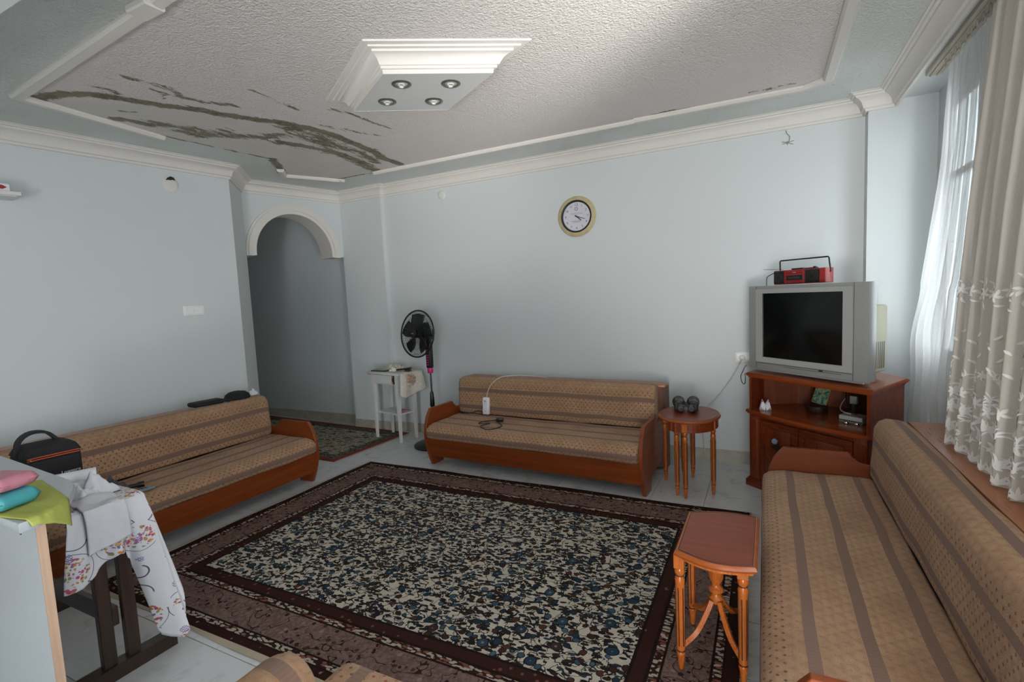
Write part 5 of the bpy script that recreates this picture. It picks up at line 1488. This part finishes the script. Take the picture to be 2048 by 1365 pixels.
def hanging_towel():
    bm = NB()
    def fn(a, b):
        y = .885 + .135 * a
        if b < .42:
            f = b / .42; return (-2.46 + .168 * f, y + .020 * (1 - f), .7235 + .014 * math.sin(a * PI) * math.sin(f * PI) + .012 * mnoise.noise(Vector((a * 3, f * 3, 1))))
        f = (b - .42) / .58
        return (-2.272 + .012 * math.sin(min(1, f * 3) * PI / 2) + .004 * math.sin(a * 8 + f * 3), y + .012 * f * (a - .3), .7225 - .165 * f * (1 - .12 * a))
    grid(bm, fn, 24, 40)
    o = obj('towel', bm, 'linen', None, 60, fix=False); o.modifiers.new('thick', 'SOLIDIFY').thickness = .006
    tag(o, 'folded white towel hanging over the edge of the flowered tablecloth', 'towel')
hanging_towel()
cloth_heap('towel', 'crumpled white towel heaped on the table behind the folded one', 'towel', (-2.475, .985, .7225), .085, .075, .080, 'linen', 6, 15)
t = thing('paper_roll', 'thick white paper roll lying on the table in front of the black bag', 'roll', (-2.645, 1.000, .7600), 66)
bm = NB(); lathe(bm, [(.016, -.09), (.034, -.09), (.034, .09), (.016, .09)], 28, M4(ry=PI / 2), cap=False); obj('sheet_roll', bm, 'paper', t, 40)
bm = NB(); lathe(bm, [(.016, -.09), (.016, .09)], 20, M4(ry=PI / 2), cap=False); obj('core', bm, 'beech_edge', t, 40)

def camera_bag():
    t = thing('camera_bag', 'black camera bag with orange zip piping on the table at the left', 'bag', (-2.915, 1.03, .7215), -4)
    # local: +x faces the room, y along the front
    hx, hy = .095, .100
    bm = NB(); bx(bm, -hx, hx, -hy, hy, 0, .135, .018, 3); obj('body', bm, 'black_cloth', t, 50)
    bm = NB()
    def fn(a, b):
        x = -hx + 2 * hx * a; y = -hy + 2 * hy * b
        e = (1 - (2 * a - 1) ** 6) * (1 - (2 * b - 1) ** 6)
        return (x, y, .128 + .045 * max(0, e) ** .5)
    grid(bm, fn, 20, 20); obj('lid', bm, 'black_cloth', t, 60)
    bm = NB(); bx(bm, hx - .006, hx + .016, -hy + .012, hy - .012, .008, .112, .010, 2); fp = obj('front_pocket', bm, 'black_cloth', t, 50)
    for z in (.118, .127):
        bm = NB(); tube(bm, [(hx + .001, -hy + .010, z), (hx + .003, -hy * .5, z + .001), (hx + .003, hy * .5, z + .001), (hx + .001, hy - .010, z)], .0022, 6); obj('piping', bm, 'orange', t, 60)
    bm = NB(); lathe(bm, [(.004, 0), (.005, .004), (.003, .012)], 8, M4((hx + .004, -hy + .018, .122), 0, 0, PI / 2)); obj('zip_pull', bm, 'gold', t)
    bm = NB(); pts = smooth_path([(-.01, -.095, .125), (-.01, -.085, .19), (-.01, -.045, .222), (-.01, .01, .215), (-.01, .045, .175), (-.01, .055, .16)], 8)
    up = Vector((1, 0, 0))
    R = []
    for i, p in enumerate(pts):
        tg = (pts[min(i + 1, len(pts) - 1)] - pts[max(i - 1, 0)]).normalized(); nn = tg.cross(up)
        R.append([bm.verts.new(p + up * a * .020 + nn * b * .006) for a, b in ((-1, -1), (1, -1), (1, 1), (-1, 1))])
    for p, q in zip(R, R[1:]):
        for k in range(4): bm.faces.new((p[k], p[(k + 1) % 4], q[(k + 1) % 4], q[k]))
    bm.faces.new(R[0]); bm.faces.new(R[-1]); obj('handle', bm, 'black_cloth', t, 50)
    bm = NB(); bx(bm, -.06, .06, -hy - .018, -hy + .006, .015, .10, .012, 3); obj('side_pocket', bm, 'black_cloth', t, 50)
    text_mesh('badge_print', 'Lowepro', .019, 'paper', t, (hx + .0166, .048, .040), (PI / 2, 0, PI / 2), .0004)
camera_bag()

# ------------------------------------------------------------------ white counter in the left foreground
def counter():
    t = thing('counter', 'white melamine counter with a beech edged end panel in the left foreground', 'counter', (0, 0, 0))
    o = [(-3.1, .560), (-1.800, .560), (-1.806, .600), (-1.828, .640), (-1.865, .682), (-1.92, .722), (-1.98, .756), (-2.045, .786), (-2.12, .802), (-3.1, .868)]
    bm = NB()
    R = []
    for d, z in ((-.003, .872), (0, .876), (0, .896), (-.003, .900)): R.append([bm.verts.new((p[0], p[1], z)) for p in offset_poly(o, d)])
    n = len(o)
    for a, b in zip(R, R[1:]):
        for i in range(n): bm.faces.new((a[i], a[(i + 1) % n], b[(i + 1) % n], b[i]))
    bm.faces.new(list(reversed(R[0]))); bm.faces.new(R[-1]); obj('worktop', bm, 'melamine', t, 40)
    bm = NB(); bx(bm, -3.1, -1.836, .605, .6265, 0, .872); obj('end_panel', bm, 'melamine', t, 0)
    bm = NB(); bx(bm, -1.836, -1.833, .6045, .627, 0, .872); p = obj('edge_band', bm, 'beech_edge', t, 0)
    bm = NB(); lathe(bm, [(.006, 0), (.005, .002)], 10, M4((-1.935, .605, .832), rx=PI / 2)); obj('screw', bm, 'charcoal', t)
counter()

def green_cloth():
    bm = NB()
    P = [(-2.20, .580), (-2.20, .76), (-1.99, .735), (-1.86, .60)]
    edge = [(.545, -1.800), (.60, -1.806), (.64, -1.828), (.682, -1.865), (.722, -1.92), (.756, -1.98)]
    def fn(a, b):
        p00, p10, p11, p01 = (-2.30, .48), (-1.785, .585), (-1.790, .690), (-2.20, .757)
        x = (p00[0] * (1 - a) + p10[0] * a) * (1 - b) + (p01[0] * (1 - a) + p11[0] * a) * b
        y = (p00[1] * (1 - a) + p10[1] * a) * (1 - b) + (p01[1] * (1 - a) + p11[1] * a) * b
        z = .9025 + .005 * max(0, mnoise.noise(Vector((a * 5, b * 4, 2))))
        xe = edge[-1][1]
        for (y0, x0), (y1, x1) in zip(edge, edge[1:]):
            if y0 <= y <= y1: xe = x0 + (x1 - x0) * (y - y0) / (y1 - y0)
        if y < .545: xe = -1.8
        if x > xe - .004:
            d = x - xe + .004; z = .9025 - d * .8; x = xe + .004 + .25 * d
        return (x, y, z)
    grid(bm, fn, 40, 20)
    o = obj('green_cloth', bm, 'lime', None, 60, fix=False); o.modifiers.new('thick', 'SOLIDIFY').thickness = .0025; o.modifiers['thick'].offset = 1
    tag(o, 'lime green cloth spread on the corner of the white counter', 'cloth')
green_cloth()

def pouch(name, label, loc, rz, w, d, h, mat, seed):
    t = thing(name, label, 'packet', loc, rz)
    bm = NB()
    def fn(a, b, s):
        x = (a - .5) * 2; y = (b - .5) * 2
        e = max(0, (1 - x ** 12) * (1 - y ** 8)) ** .4
        return (w * x, d * y, h / 2 + s * (h / 2) * e * (1 + .12 * mnoise.noise(Vector((x * 2, y * 2, seed)))))
    grid(bm, lambda a, b: fn(a, b, 1), 20, 16); grid(bm, lambda a, b: fn(a, b, -1), 20, 16)
    bmesh.ops.remove_doubles(bm, verts=bm.verts, dist=.0005); obj('film', bm, mat, t, 60)
    return t
t = pouch('wipes_packet', 'turquoise plastic packet on the lime green cloth at the left edge', (-2.030, .580, .9085), 20, .105, .055, .046, 'turquoise', 1)
bm = NB(); grid(bm, lambda a, b: (-.01 + .08 * a, -.0565 + .006 * b, .012 + .026 * b), 8, 6); o = obj('label_patch', bm, 'mint', t, 60); o.modifiers.new('thick', 'SOLIDIFY').thickness = .002
t = pouch('wipes_packet', 'rose pink plastic packet lying on top of the turquoise one', (-2.052, .592, .9560), 18, .105, .052, .042, 'rose', 4)
